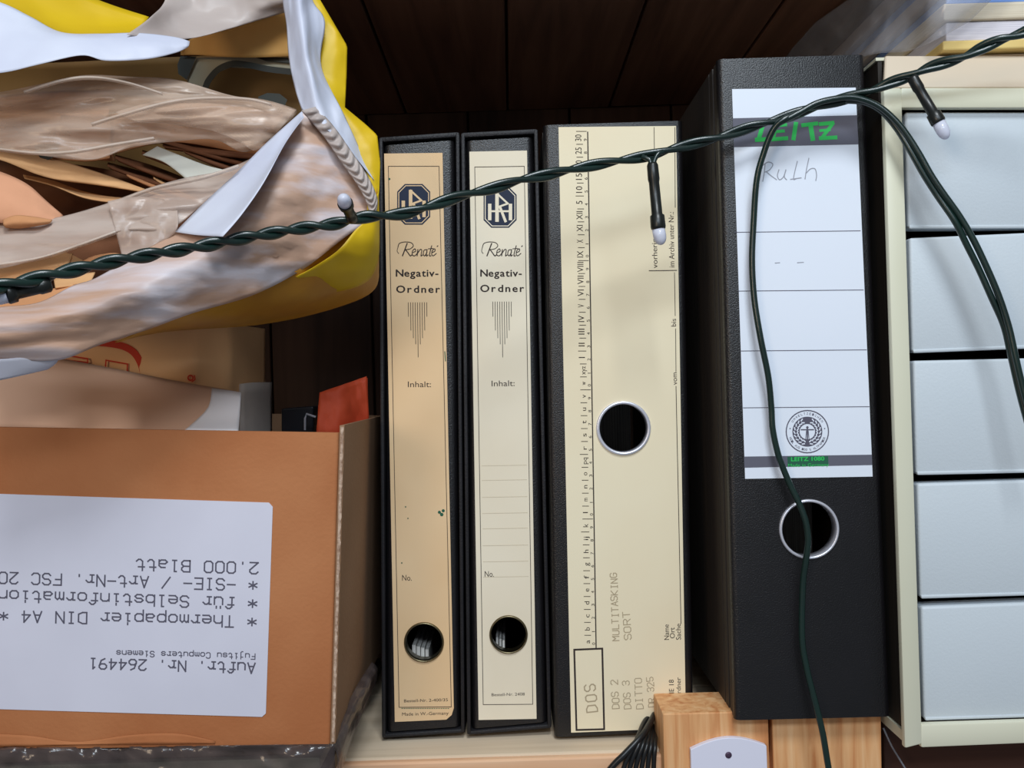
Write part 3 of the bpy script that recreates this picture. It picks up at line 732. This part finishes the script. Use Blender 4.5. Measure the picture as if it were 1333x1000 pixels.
# raw corrugated edge of the side panel
bm = bmesh.new()
rnd = random.Random(3); n = 90
pp = []
for i in range(n+1):
    t = i/n; x = 443.6+(431.8-443.6)*t; y = 556+(966-556)*t
    pp.append((x+rnd.uniform(-.35,.35), x+3.6+rnd.uniform(-.7,.7), y))
for a, b_ in zip(pp, pp[1:]):
    f = [P(a[0],a[2],DB+.0001), P(a[1],a[2],DB+.0001), P(b_[1],b_[2],DB+.0001), P(b_[0],b_[2],DB+.0001)]
    hexa(bm, f, [p+Vector((0,.0008,0)) for p in f])
obj('corrugated_edge', bm, M['card_edge'], bx)
f = [P(-70,555,DB), P(441,563,DB), P(429,969,DB), P(-70,977,DB)]
bm = bmesh.new(); hexa(bm, [p+Vector((0,.212,0)) for p in f], [p+Vector((0,.215,0)) for p in f]); obj('back_panel', bm, M['card_side'], bx)
bm = bmesh.new(); hexa(bm, [f[3]+Vector((0,.004,.003)), f[2]+Vector((0,.004,.003)), f[2]+Vector((0,.004,.0005)), f[3]+Vector((0,.004,.0005))], [f[3]+Vector((0,.211,.003)), f[2]+Vector((0,.211,.003)), f[2]+Vector((0,.211,.0005)), f[3]+Vector((0,.211,.0005))]); obj('bottom_panel', bm, M['card_side'], bx)
bm = bmesh.new(); g = [P(-70,555,DB), P(-63,555,DB), P(-63,977,DB), P(-70,977,DB)]; hexa(bm, [p+Vector((0,.0035,0)) for p in g], [p+Vector((0,.211,0)) for p in g]); obj('side_panel', bm, M['card_side'], bx)
# label on the box
lq = [(-50,641.5),(350,654.5),(355,660),(346,929),(341,933.5),(-50,922)]
bm = bmesh.new(); vs = [bm.verts.new(P(x, y, DB-.0003)) for x, y in lq]; bm.faces.new(vs)
r = bmesh.ops.extrude_face_region(bm, geom=list(bm.faces)); bmesh.ops.translate(bm, vec=(0,.0003,0), verts=[v for v in r['geom'] if isinstance(v, bmesh.types.BMVert)])
lb = obj('address_label', bm, M['label_white'], bx)
bm = bmesh.new(); D = DB-.00038
Z = 3.809
def zz(x, y): return (x/Z, 700+y/Z)
typed(bm, '2.000 Blatt', zz(1260,124), zz(697,108), 14.5, D, 1.9, .72)
typed(bm, '* -SIE- / Art-Nr. FSC 20', zz(1255,209), zz(16,172), 14.5, D, 1.9, .72)
typed(bm, '* für Selbstinformation', zz(1253,300), zz(14,262), 14.5, D, 1.9, .72)
typed(bm, '* Thermopapier DIN A4 *', zz(1250,391), zz(18,362), 14.5, D, 1.9, .72)
typed(bm, 'Fujitsu Computers Siemens', zz(1255,576), zz(588,560), 7.2, D, 1.2, .7)
typed(bm, 'Auftr. Nr. 264491', zz(1247,622), zz(462,599), 13.5, D, 1.9, .72)
obj('typed_lines', bm, M['ink'], lb)
# torn skin of the box along the lower edge
sheet('torn_paper', [[(-20,955,DB-.0004),(40,958,DB-.0006),(100,966,DB-.0006),(170,957,DB-.0008),(230,955,DB-.0006),(280,965,DB-.0004)],
                     [(-20,972,DB-.001),(40,971,DB-.0016),(100,969.5,DB-.0012),(170,969,DB-.0012),(230,968.5,DB-.001),(280,968,DB-.0004)]], M['card'], bx, 40, 5, .0003, 90, seed=9)
# wrapped bundle the box stands on
bz0 = min(P(430,969,DB).z, P(-70,977,DB).z)-.0016
bn = thing('wrapped_bundle', 'dark bundle in shiny film under the cardboard box', 'bundle', Vector((-.2, DB+.1, 0)))
xr_ = P(424,985,DB).x
zs = [0.0006]
for h in (.006,.0055,.0048,.005): zs.append(zs[-1]+h)
sc_ = (bz0-.0006)/(zs[-1]-.0006)
for i, (a, b_) in enumerate(zip(zs, zs[1:])):
    a = .0006+(a-.0006)*sc_; b_ = .0006+(b_-.0006)*sc_
    obj('folded_sheet', box((-.45, DB+.006+.003*(i%2), a), (xr_-.004-.006*(i%2), DB+.2, b_-.0003), .0006), M['bundle_l' if i == 2 else 'bundle'], bn)
sheet('front_film', [[(-40,972,DB+.002),(60,973,DB-.001),(160,972,DB+.001),(250,971,DB-.001),(330,970,DB-.002),(400,969,DB-.001),(436,969,DB-.001)],
                     [(-40,990,DB-.002),(60,986,DB-.003),(160,990,DB+.001),(250,985,DB-.001),(330,988,DB+.001),(400,984,DB-.003),(436,984,DB)],
                     [(-40,1060,DB+.002),(60,1050,DB+.001),(160,1052,DB+.003),(250,1050,DB+.001),(330,1050,DB+.003),(400,1050,DB+.001),(436,1055,DB+.002)]], M['wrap'], bn, 80, 16, .0022, 130, seed=5)
sheet('side_film', [[(434,972,DB-.001),(441,944,.424),(452,918,.442),(466,890,.462),(484,862,.490)],
                    [(440,990,DB+.001),(452,955,.424),(463,925,.442),(478,897,.462),(491,870,.490)],
                    [(436,1040,DB+.002),(446,1000,.424),(458,962,.442),(474,925,.462),(489,890,.490)]], M['wrap'], bn, 44, 16, .0016, 120, seed=8)

# ------------------------------------------------------------------ things in the box
pc = thing('parcel', 'tan paper parcel with red printed frame under the bag', 'parcel', P(200,560,.47))
sheet('wrapping_paper', [[(40,425,.475),(150,420,.472),(262,420,.468),(300,422,.482),(345,428,.52)],
                         [(40,470,.475),(150,470,.472),(254,468,.468),(300,475,.480),(345,480,.52)],
                         [(40,600,.475),(150,600,.472),(240,600,.468),(290,600,.480),(345,600,.52)]], M['parcel'], pc, 60, 20, .0006, 30, straight=True)
bm = bmesh.new(); D = .4700
def rib3(pts, wd): ribbon(bm, pts, wd, D)
obj_ = bmesh.new()
c = crom([(118,445,0),(140,447,0),(160,451,0),(174,459,0),(183,473,0),(188,492,0)], 6)
rib3([(p.x, p.y) for p in c], 9); obj('red_arc', bm, M['red'], pc); bm = bmesh.new()
rib3([(88,463),(114,467),(114,480)], 1.8); poly(bm, [(80,467),(113,471),(113,479),(78,477)], D); obj('red_box', bm, M['red'], pc); bm = bmesh.new()
rib3([(137,481),(138,469),(166,474),(165.5,485)], 1.8); obj('red_box', bm, M['red'], pc); bm = bmesh.new()
ribbon(bm, circ(248,492,3.2,14), 2, D-.0032, True); ribbon(bm, [(253,489),(254,494),(250,497)], 1.5, D-.0032)
obj('red_figure', bm, M['red'], pc)
fl = thing('folded_board', 'folded board lying in the cardboard box, warm shade painted tan beside its white end', 'board', P(200,560,.44))
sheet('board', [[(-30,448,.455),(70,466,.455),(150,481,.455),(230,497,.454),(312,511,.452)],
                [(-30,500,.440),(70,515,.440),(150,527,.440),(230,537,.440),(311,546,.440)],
                [(-30,556,.426),(70,558,.426),(120,566,.424),(200,567,.424),(310,564,.426)]], M['warm_shade_board'], fl, 50, 14, .0004, 20, thick=.0012)
sheet('unshaded_end', [[(276,506.5,.4480),(295,509,.4476),(314,512,.4472)],[(272,530,.4400),(292,532,.4396),(312.5,535,.4392)],[(256,548,.4325),(285,548,.4325),(311.5,549,.4325)],[(240,562,.4195),(280,563,.4195),(310,564,.4195)]], M['white_board'], fl, 14, 10, .0003, 20, thick=.0012)  # separate sheet for the end left without the painted tan shade
tag(sheet('grey_sleeve', [[(312,500,.49),(330,498,.50),(352,498,.52)],[(310,620,.48),(330,620,.49),(352,620,.51)]], M['grey'], None, 10, 10, .0003, thick=.002), 'grey paper sleeve standing right behind the folded board', 'sleeve')
oc = thing('orange_card', 'orange-red folded card sticking out of the cardboard box', 'card', P(450,600,.47))
sheet('front_leaf', [[(416,511,.492),(440,503,.494),(477,490,.504)],[(413,550,.490),(440,545,.492),(480,545,.504)],[(408,620,.488),(440,620,.492),(481,620,.504)]], M['orange'], oc, 24, 18, .0012, 90, thick=.0008, straight=True)
sheet('back_leaf', [[(418,513,.496),(445,505,.498),(478,492,.507)],[(412,620,.494),(444,620,.497),(482,620,.507)]], M['orange'], oc, 16, 10, .0006, 60, thick=.0008)
cs = thing('plastic_case', 'black plastic case behind the orange-red card', 'case', P(390,620,.50))
obj('case_body', slab([(366,532),(408,529),(408,640),(366,640)], .51, .03, .001), M['black_plastic'], cs)
obj('metal_clip', tube([P(411,543,.495), P(399,539,.495), P(397,545,.495), P(397,560,.495)], .0006, 6), M['steel'], cs)

# ------------------------------------------------------------------ the carrier bag and what is in it
bag = thing('carrier_bag', 'yellow and white plastic carrier bag full of brown envelopes', 'bag', P(250,440,.44))
sheet('front_side', [[(-50,408,.352),(0,400,.356),(50,394,.360),(95,372,.366),(125,362,.370),(180,330,.378),(230,301,.386),(270,262,.392),(310,225,.396),(350,185,.400),(396,143,.404)],
                     [(-50,430,.340),(0,425,.342),(60,415,.345),(120,400,.350),(180,370,.356),(240,345,.362),(300,305,.368),(350,265,.378),(390,225,.390),(425,190,.404),(430,180,.408)],
                     [(-50,470,.350),(0,468,.352),(75,469,.354),(130,449,.358),(190,430,.364),(250,408,.372),(330,384,.382),(395,350,.392),(445,312,.400),(476,288,.406),(485,262,.410)]],
      M['bag_s'], bag, 90, 36, .0016, 50, seed=1, wdir=(14,90))
sheet('folded_rim', [[(228,302,.382),(268,262,.388),(308,225,.392),(348,185,.396),(394,144,.400)],
                     [(256,306,.366),(292,280,.372),(325,245,.378),(360,200,.386),(394,150,.396)],
                     [(290,308,.352),(314,280,.356),(343,238,.364),(372,185,.382),(396,152,.392)]], M['bag_w'], bag, 40, 14, .0008, 60, seed=2)
sheet('white_corner', [[(-50,468,.348),(0,467.5,.350),(40,465,.352),(76,468,.354)],[(-50,485,.350),(0,482,.352),(40,478,.354),(72,474,.356)],[(-50,505,.352),(0,495,.354),(32,488,.356),(62,481,.358)]], M['bag_w'], bag, 24, 8, .0003, 40)
sheet('lower_side', [[(150,446,.362),(190,429,.366),(250,406,.374),(330,380,.384),(400,344,.394),(450,306,.402),(478,280,.406),(491,245,.409)],
                     [(160,444,.385),(200,431,.390),(260,424,.396),(335,412,.404),(402,392,.412),(455,365,.420),(482,345,.424),(493,310,.424)],
                     [(170,440,.43),(215,432,.435),(265,428,.44),(335,423,.445),(405,410,.45),(465,391,.455),(488,376,.455),(493,360,.455)]],
      M['bag_y2'], bag, 60, 22, .0012, 40, seed=4)
sheet('yellow_corner', [[(478,268,.4055),(476,286,.4035),(462,300,.4000),(440,326,.3950),(408,348,.3930),(385,360,.3910)],
                       [(486,258,.4070),(487,295,.4060),(478,325,.4045),(460,345,.4045),(430,362,.4060),(400,372,.4065)],
                       [(493,250,.4100),(494,300,.4120),(492,340,.4150),(478,366,.4190),(448,378,.4200),(415,382,.4190)]],
      M['bag_y'], bag, 40, 14, .0008, 50, seed=17)
# the side gusset standing up on the right
sheet('gusset', [[(364,-60,.415),(368,0,.415),(373,32,.414),(376,75,.412),(384,115,.409),(393,143,.405)],
                 [(385,-60,.405),(388,0,.405),(392,40,.404),(398,80,.403),(408,120,.401),(424,168,.399)],
                 [(398,-60,.412),(401,0,.412),(406,35,.411),(409,80,.410),(422,122,.408),(450,190,.406)],
                 [(402,-60,.420),(406,-2,.420),(423,28,.418),(418,86,.416),(448,150,.414),(487,235,.412)]],
      M['bag_w'], bag, 50, 30, .0016, 45, seed=6, wdir=(90,16))
sheet('yellow_side', [[(400,-8,.423),(423,26,.421),(415,90,.419),(432,120,.417),(450,160,.415),(464,195,.413),(480,232,.4115),(490,262,.411)],
                      [(408,-8,.424),(438,42,.422),(434,100,.420),(441,135,.418),(468,168,.416),(480,195,.414),(488,232,.4125),(492,258,.412)],
                      [(412,-8,.425),(452,60,.425),(451,100,.424),(449,140,.422),(476,162,.420),(491,176,.418),(495,212,.416),(493.5,250,.413)]],
      M['bag_y'], bag, 60, 14, .0006, 60, seed=7, straight=True)
# crimped seam
rows = [[],[],[]]
A = crom([(392,144,0),(420,176,0),(445,212,0),(466,242,0),(478,266,0),(482,285,0)], 12); B = crom([(411,139,0),(434,164,0),(458,198,0),(480,232,0),(491,258,0),(490,275,0)], 12)
for i, (a, b_) in enumerate(zip(A, B)):
    dd = .3985+.007*i/len(A); k = .0009*(1 if i%4 < 2 else -1)
    rows[0].append((a.x, a.y, dd)); rows[1].append(((a.x+b_.x)/2, (a.y+b_.y)/2, dd-.001+k)); rows[2].append((b_.x, b_.y, dd+.002))
sheet('crimped_seam', rows, M['veil'], bag, 130, 10, .0004, 120, seed=8)
# far side of the bag, seen from inside
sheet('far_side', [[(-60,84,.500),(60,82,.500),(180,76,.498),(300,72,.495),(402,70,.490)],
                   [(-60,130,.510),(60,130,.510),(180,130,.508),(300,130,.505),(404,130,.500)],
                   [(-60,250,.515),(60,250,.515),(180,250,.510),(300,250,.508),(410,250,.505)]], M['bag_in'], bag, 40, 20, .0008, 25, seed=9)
D = .478
bm = bmesh.new()
def arcband(pts, wd):
    c = crom([(a, b_, 0) for a, b_ in pts], 8); ribbon(bm, [(p.x, p.y) for p in c], wd, D)
poly(bm, [(235,73),(256,74),(243,104),(232,96),(231,84)], D)
arcband([(266,118),(272,104),(285,90),(303,83),(325,85),(350,90),(385,94)], 8)
poly(bm, [(336,126),(348,121),(364,122),(374,130),(370,140),(338,140)], D); poly(bm, [(330,74),(375,75),(378,82),(345,79)], D)
obj('dark_print', bm, M['bag_print'], bag)
bm = bmesh.new(); D = .480
poly(bm, [(256,75),(330,74),(378,82),(379,94),(340,90),(300,88),(280,96),(266,118),(250,118),(243,104)], D)
obj('grey_print', bm, M['bag_print2'], bag)
sheet('inner_yellow_side', [[(235,62,.470),(250,50,.470),(290,40,.470),(330,28,.470),(374,14,.470),(400,5,.47)],
                      [(235,72,.475),(256,72,.475),(290,74,.475),(330,75,.475),(376,73,.475),(400,72,.475)]], M['bag_o'], bag, 40, 12, .0008, 30, seed=10)
sheet('milky_side', [[(216,-60,.450),(260,-60,.455),(310,-60,.455),(374,-60,.450),(395,-60,.45)],
                     [(216,-4,.440),(255,-4,.450),(310,-4,.452),(370,-3,.448),(395,-5,.45)],
                     [(196,22,.420),(225,32,.435),(275,30,.445),(330,18,.450),(375,8,.455),(395,4,.455)],
                     [(165,45,.405),(200,50,.415),(248,50,.432),(300,37,.445),(375,15,.458),(395,10,.458)]], M['veil'], bag, 50, 30, .0018, 34, seed=11)
sheet('yellow_fold', [[(-40,-40,.43),(30,-35,.435),(90,-14,.445),(150,8,.455),(194,22,.46)],
                      [(-40,5,.415),(0,-2,.42),(60,22,.43),(110,32,.44),(186,34,.455)],
                      [(-40,20,.405),(0,12,.41),(80,44,.415),(130,45,.42),(180,44,.43)]], M['bag_y'], bag, 40, 14, .0008, 30, seed=12)
sheet('white_fold', [[(-60,-12,.395),(0,3,.400),(40,22,.404),(80,42,.408),(130,44,.408),(180,43,.41),(226,48,.415),(247,54,.418)],
                     [(-60,62,.384),(0,58,.388),(40,52,.392),(80,48,.396),(130,52,.40),(180,55,.404),(222,58,.410),(246,59,.415)],
                     [(-60,96,.376),(0,95,.380),(50,84,.385),(106,72,.392),(138,79,.396),(190,77,.402),(228,69,.410),(244,62,.415)]], M['bag_w'], bag, 60, 20, .0012, 26, seed=13)
# --- clear film round the envelopes
fm = thing('clear_film', 'cloudy clear film over the envelopes in the carrier bag', 'film', P(180,300,.42))
sheet('upper_film', [[(-40,122,.425),(0,120,.425),(60,108,.424),(110,98,.424),(170,100,.424),(230,104,.425),(300,124,.427),(345,130,.428),(386,142,.428)],
                     [(-40,160,.405),(0,158,.405),(60,150,.405),(110,145,.405),(170,140,.406),(230,145,.408),(300,150,.410),(345,155,.412),(384,150,.418)],
                     [(-40,192,.400),(0,195,.400),(50,202,.400),(120,208,.402),(170,192,.404),(230,184,.408),(280,182,.412),(320,198,.416),(360,172,.418)]], M['film'], fm, 110, 40, .0026, 40, seed=14, wdir=(16,90))
sheet('lower_film', [[(-40,302,.388),(0,292,.388),(70,284,.388),(130,268,.390),(190,246,.394),(240,232,.398),(290,222,.402),(330,205,.404)],
                     [(-40,320,.378),(0,316,.379),(70,306,.380),(130,296,.382),(190,275,.385),(240,262,.389),(290,245,.394),(320,228,.398)],
                     [(-40,350,.374),(0,350,.374),(60,334,.375),(110,318,.378),(160,300,.381),(220,298,.384),(262,268,.390),(300,240,.396)]], M['film2'], fm, 90, 24, .0018, 40, seed=15, wdir=(16,90))
sheet('film_fold', [[(150,146,.3985),(190,134,.3980),(240,127,.3975),(300,126,.3985),(345,131,.400),(386,143,.404)],
                    [(175,158,.3965),(205,148,.3960),(250,142,.3955),(300,142,.3960),(340,150,.398),(372,160,.402)],
                    [(215,160,.3990),(240,164,.3985),(275,170,.3985),(310,184,.399),(332,196,.400),(352,182,.402)]], M['film'], fm, 70, 24, .0018, 60, seed=61, wdir=(16,90))
for rr_, sd in (([(118,160),(160,147),(215,132),(262,126),(320,127),(352,134)],62),([(-20,190),(40,197),(90,196),(150,186),(200,178)],63),([(30,118),(80,103),(120,99),(165,106),(210,120)],64),([(-20,345),(50,334),(100,318),(150,300)],65),([(150,262),(200,243),(260,230),(310,214)],66)):
    dd = .3945 if sd in (62,63,64) else .3735 if sd == 65 else .388
    sheet('film_hem', [[(x,y,dd) for x,y in rr_],[(x+1,y+2.2,dd-.0005) for x,y in rr_],[(x+2,y+4.5,dd+.001) for x,y in rr_]], M['film_edge'], fm, 50, 6, .0005, 60, seed=sd)
sheet('film_tail', [[(140,262,.386),(180,256,.388),(230,262,.388)],[(150,300,.382),(190,300,.382),(232,290,.384)],[(160,338,.380),(195,325,.380),(228,304,.383)]], M['film2'], fm, 30, 16, .002, 60, seed=16)
# --- brown envelopes
def env(label, rows, m, seed, nu=44, wr=.0012, thick=.0006, name='brown_envelope', cat='envelope', two=True):
    o = sheet(name, rows, M[m], None, nu, 10, wr, 40, thick, seed)
    tag(o, label, cat, 'envelopes and papers in the carrier bag'); return o
env('crumpled pinkish envelope at the left edge with rolled rim', [[(-40,214,.400),(0,224,.398),(35,240,.396),(60,262,.394),(82,281,.393)],[(-40,250,.388),(0,255,.387),(30,268,.386),(50,276,.386),(78,288,.388)],[(-40,285,.385),(0,290,.384),(25,292,.384),(48,290,.385),(64,290,.387)]], 'kraft_p', 21)
env('small rolled envelope flap below the crumpled pinkish envelope', [[(4,287,.383),(20,281,.381),(45,283,.381),(68,287,.384)],[(5,293,.379),(20,290,.378),(45,290,.378),(66,289,.383)],[(8,296,.382),(25,297,.381),(45,294,.381),(62,291,.384)]], 'kraft', 22, 24, .0005)
env('long light brown envelope sweeping from the left edge down to the right', [[(-40,180,.425),(0,188,.424),(50,202,.422),(100,216,.420),(160,236,.418),(215,258,.414)],[(-40,190,.408),(0,197,.408),(50,214,.408),(100,226,.409),(160,242,.410),(225,258,.410)],[(-40,202,.404),(0,208,.404),(45,226,.405),(75,234,.406),(110,238,.409),(140,240,.411)]], 'kraft_l', 23)
env('narrow brown envelope edge above the dark gap', [[(30,228,.424),(70,236,.422),(110,250,.418),(160,258,.414),(220,256,.412)],[(32,232,.414),(70,242,.412),(112,258,.409),(160,264,.408),(220,262,.408)]], 'kraft_l', 24, 40, .0005)
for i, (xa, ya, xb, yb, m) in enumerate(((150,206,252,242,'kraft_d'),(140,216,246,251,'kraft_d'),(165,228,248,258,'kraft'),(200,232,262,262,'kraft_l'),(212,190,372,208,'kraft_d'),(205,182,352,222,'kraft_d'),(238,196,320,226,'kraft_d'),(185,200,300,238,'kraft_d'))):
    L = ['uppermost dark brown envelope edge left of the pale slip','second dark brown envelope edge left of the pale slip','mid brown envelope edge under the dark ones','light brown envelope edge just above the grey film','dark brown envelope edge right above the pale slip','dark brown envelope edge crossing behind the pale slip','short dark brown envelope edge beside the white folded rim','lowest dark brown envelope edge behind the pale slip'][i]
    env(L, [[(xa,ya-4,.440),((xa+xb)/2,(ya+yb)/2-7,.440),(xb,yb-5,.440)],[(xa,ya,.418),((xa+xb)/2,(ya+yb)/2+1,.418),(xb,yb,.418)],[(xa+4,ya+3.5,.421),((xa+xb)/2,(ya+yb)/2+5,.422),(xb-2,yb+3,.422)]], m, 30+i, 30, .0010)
env('brown envelope in the upper left behind the clear film', [[(-40,205,.430),(60,206,.430),(150,210,.428)],[(-40,165,.430),(60,160,.432),(140,160,.432)],[(-40,130,.47),(60,120,.47),(150,118,.47)]], 'kraft', 41)
env('wide brown envelope behind the film, square right corner', [[(80,150,.428),(110,152,.428),(144,156,.427)],[(70,180,.425),(110,182,.425),(144,184,.425)],[(60,206,.421),(110,210,.421),(143,206,.421)]], 'kraft', 42, 24, .0004)
em = bmesh.new(); poly(em, [(44,188),(79,186),(75,198),(68,206),(60,209),(52,205),(46,197)], .4165)
obj('printed_emblem', em, M['bag_print'], [o for o in C.objects if o.get('label','').startswith('wide brown envelope')][0])
env('brown envelope behind the film in the middle of the bag', [[(144,150,.440),(220,135,.442),(320,140,.445),(372,150,.445)],[(144,178,.430),(220,165,.430),(300,172,.430),(350,180,.432)],[(150,200,.428),(220,185,.426),(300,196,.426),(345,205,.428)]], 'kraft', 43)
env('light brown envelope below the lower film at the left edge', [[(-40,330,.400),(0,335,.398),(45,336,.396),(95,330,.394)],[(-40,348,.385),(0,350,.384),(45,348,.382),(90,342,.384)],[(-40,368,.380),(0,368,.380),(40,362,.380),(80,352,.382)]], 'kraft_l', 44)
env('small light envelope corner above the green cable', [[(66,334,.394),(85,329,.392),(112,342,.390)],[(60,345,.387),(85,341,.386),(114,347,.388)]], 'kraft_l', 45, 24, .0005)
env('curved brown envelope edge right above the green cable', [[(108,340,.388),(125,333,.386),(150,330,.386),(172,336,.387)],[(112,346,.384),(130,343,.383),(150,342,.383),(174,345,.385)]], 'kraft', 46, 24, .0005)
env('light brown envelope corner just under the green cable', [[(70,362,.384),(95,358,.382),(124,355,.382)],[(72,375,.372),(95,372,.373),(118,368,.375)]], 'kraft_l', 47, 20, .0005)
env('brown envelope edge at the lower left below the green cable', [[(-40,368,.384),(0,374,.380),(30,380,.376),(60,378,.375),(100,370,.374)],[(-40,392,.366),(0,396,.364),(25,400,.362),(60,396,.364),(95,386,.368)],[(-40,420,.362),(0,420,.361),(30,412,.361),(60,405,.362),(95,396,.366)]], 'kraft', 48)
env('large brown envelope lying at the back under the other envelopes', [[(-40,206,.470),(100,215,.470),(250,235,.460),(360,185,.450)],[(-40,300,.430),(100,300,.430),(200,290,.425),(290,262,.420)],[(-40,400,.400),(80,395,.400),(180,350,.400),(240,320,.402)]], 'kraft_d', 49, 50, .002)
sl = env('pale printed paper slip slanting between the envelopes', [[(186,202,.416),(215,212,.414),(250,240,.410),(262,252,.408)],[(205,191,.418),(235,203,.416),(270,216,.411),(300,223,.408)]], 'white_card', 50, 24, .0003, name='paper_slip', cat='paper')
tr = tag(sheet('clear_sleeve', [[(246,242,.404),(265,232,.403),(290,226,.402),(302,224,.402)],[(256,250,.402),(275,243,.401),(288,236,.400),(300,228,.401)]], M['film'], None, 24, 10, .0012, 90, seed=51), 'glossy clear sleeve end below the pale slip', 'sleeve')
tag(sheet('dark_pouch', [[(150,292,.393),(180,284,.391),(200,286,.390),(228,296,.389)],[(160,305,.390),(185,306,.389),(205,308,.388),(228,300,.388)]], M['grey'], None, 24, 10, .0012, 90, seed=52), 'dark grey pouch behind the film beside the white folded rim', 'pouch')

# ------------------------------------------------------------------ the string of lights
ls = thing('light_string', 'dark green twisted fairy light string across all binders', 'light string', P(700,230,.42))
main = [(-60,382,.296),(0,373,.306),(60,360,.316),(130,344,.328),(200,331,.340),(260,321,.352),(328,308,.364),(394,297,.374),(438,291,.379),(473,283,.384),(500,281,.388),(531,277,.392),(564,267,.396),(601,255,.402),(638,246,.407),(675,235,.412),(710,228,.416),(742,221,.420),(784,213,.424),(826,206,.427),(851,201,.428),(879,193,.429),(900,188,.4295),(940,178,.4305),(979,165,.431),(1015,155,.4312),(1045,145,.4312),(1075,136,.4300),(1105,127,.428),(1135,118,.425),(1159,108,.422),(1185,99,.419),(1212,87,.415),(1250,76,.41),(1275,64,.406),(1300,53,.403),(1333,42,.40),(1400,12,.39)]
W0 = crom([P(*p) for p in main], 14)
W = resample(W0, 560)
def twist(pts, r, pitch, ph):
    out = []; s = 0; n = len(pts); ref = Vector((0,0,1))
    for i, p in enumerate(pts):
        if i: f_ = i/n; s += (p-pts[i-1]).length/(1 if f_ < .30 else 1+(.9 if f_ < .84 else .5)*min(1,(f_-.30)/.10))
        t = (pts[min(i+1,n-1)]-pts[max(i-1,0)]).normalized()
        u = (ref-t*ref.dot(t)).normalized(); v = t.cross(u); a = 2*math.pi*s/pitch+ph
        out.append(p+u*(r*math.cos(a))+v*(r*math.sin(a)))
    return out
for ph in (0, math.pi): obj('twisted_wire', tube(twist(W, .00135, .0255, ph), .00142, 12), M['wire'], ls, smooth=True)
DA = .4365
la = [(1040,148,.428),(1020,156,.427),(1006,170,.429),(994,200,.432),(985,235,.434),(981,290,DA),(979,340,DA),(982,390,.436),(990,440,.435),(1000,490,.4355),(1004,530,DA),(1006,560,DA),(1014,595,DA),(1028,630,.436),(1040,655,.435),(1049,680,.434),(1052,705,.434),(1049,730,.435),(1045,762,DA),(1044,830,DA),(1050,870,.436),(1060,910,.435),(1070,950,.434),(1076,985,.434),(1081,1020,.434),(1084,1080,.434)]
obj('hanging_wire', tube(crom([P(*p) for p in la], 8), .00150, 12), M['wire'], ls, smooth=True)
lb_ = [(1015,160,.4275),(1040,147,.4265),(1062,135,.426),(1085,129,.4255),(1110,127,.425),(1135,134,.424),(1155,147,.423),(1175,168,.422),(1195,198,.421),(1212,228,.420),(1228,252,.419),(1248,280,.418),(1266,310,.417),(1283,345,.416),(1300,385,.415),(1313,425,.414),(1322,465,.413),(1334,515,.412),(1350,570,.41)]
obj('looped_wire', tube(crom([P(*p) for p in lb_], 8), .00145, 12), M['wire'], ls, smooth=True)
lc_ = [(1100,131,.428),(1125,133,.427),(1148,145,.4255),(1168,168,.424),(1186,198,.4225),(1203,228,.4215),(1221,256,.4205),(1243,288,.4185),(1258,318,.4185),(1274,350,.4180),(1291,388,.417),(1307,425,.4165),(1317,468,.416),(1328,515,.415),(1343,570,.413)]
obj('looped_wire', tube(crom([P(*p) for p in lc_], 8), .00145, 12), M['wire'], ls, smooth=True)
def led(a, b_, c, r):
    """sleeve from a to b, bulb from b to c"""
    a, b_, c = P(*a), P(*b_), P(*c)
    s = obj('lamp_socket', lathe(a, b_, [(0,r*.62),(.04,r*.78),(.25,r*.82),(.3,r*.72),(.78,r*.76),(.8,r*1.0),(.97,r*1.05),(1,r*.98)], 20), M['sleeve'], ls, smooth=True)
    g = [(0,r*.90),(.45,r*.90),(.65,r*.84),(.82,r*.68),(.93,r*.45),(.985,r*.2),(1,r*.05)]
    obj('bulb', lathe(b_, c, g, 20), M['led'], s, smooth=True)
led((849,212,.4235), (857,298,.424), (861,319,.4245), .0033)
for x0, y0, x1 in ((836,204,846.5),(863,198,851.5)):
    obj('lamp_lead', tube(crom([P(x0,y0,.4255),P((x0+x1)/2,y0+2,.4245),P(x1,210,.4238),P(x1,222,.4236)],8), .0011, 10), M['wire'], ls, smooth=True)
led((1187,100,.415), (1222,160,.412), (1233,181,.411), .0031)
led((459,286,.378), (449,264,.364), (446.5,257.5,.356), .0030)
led((66,370,.318), (8,383,.310), (-14,388,.308), .0034)
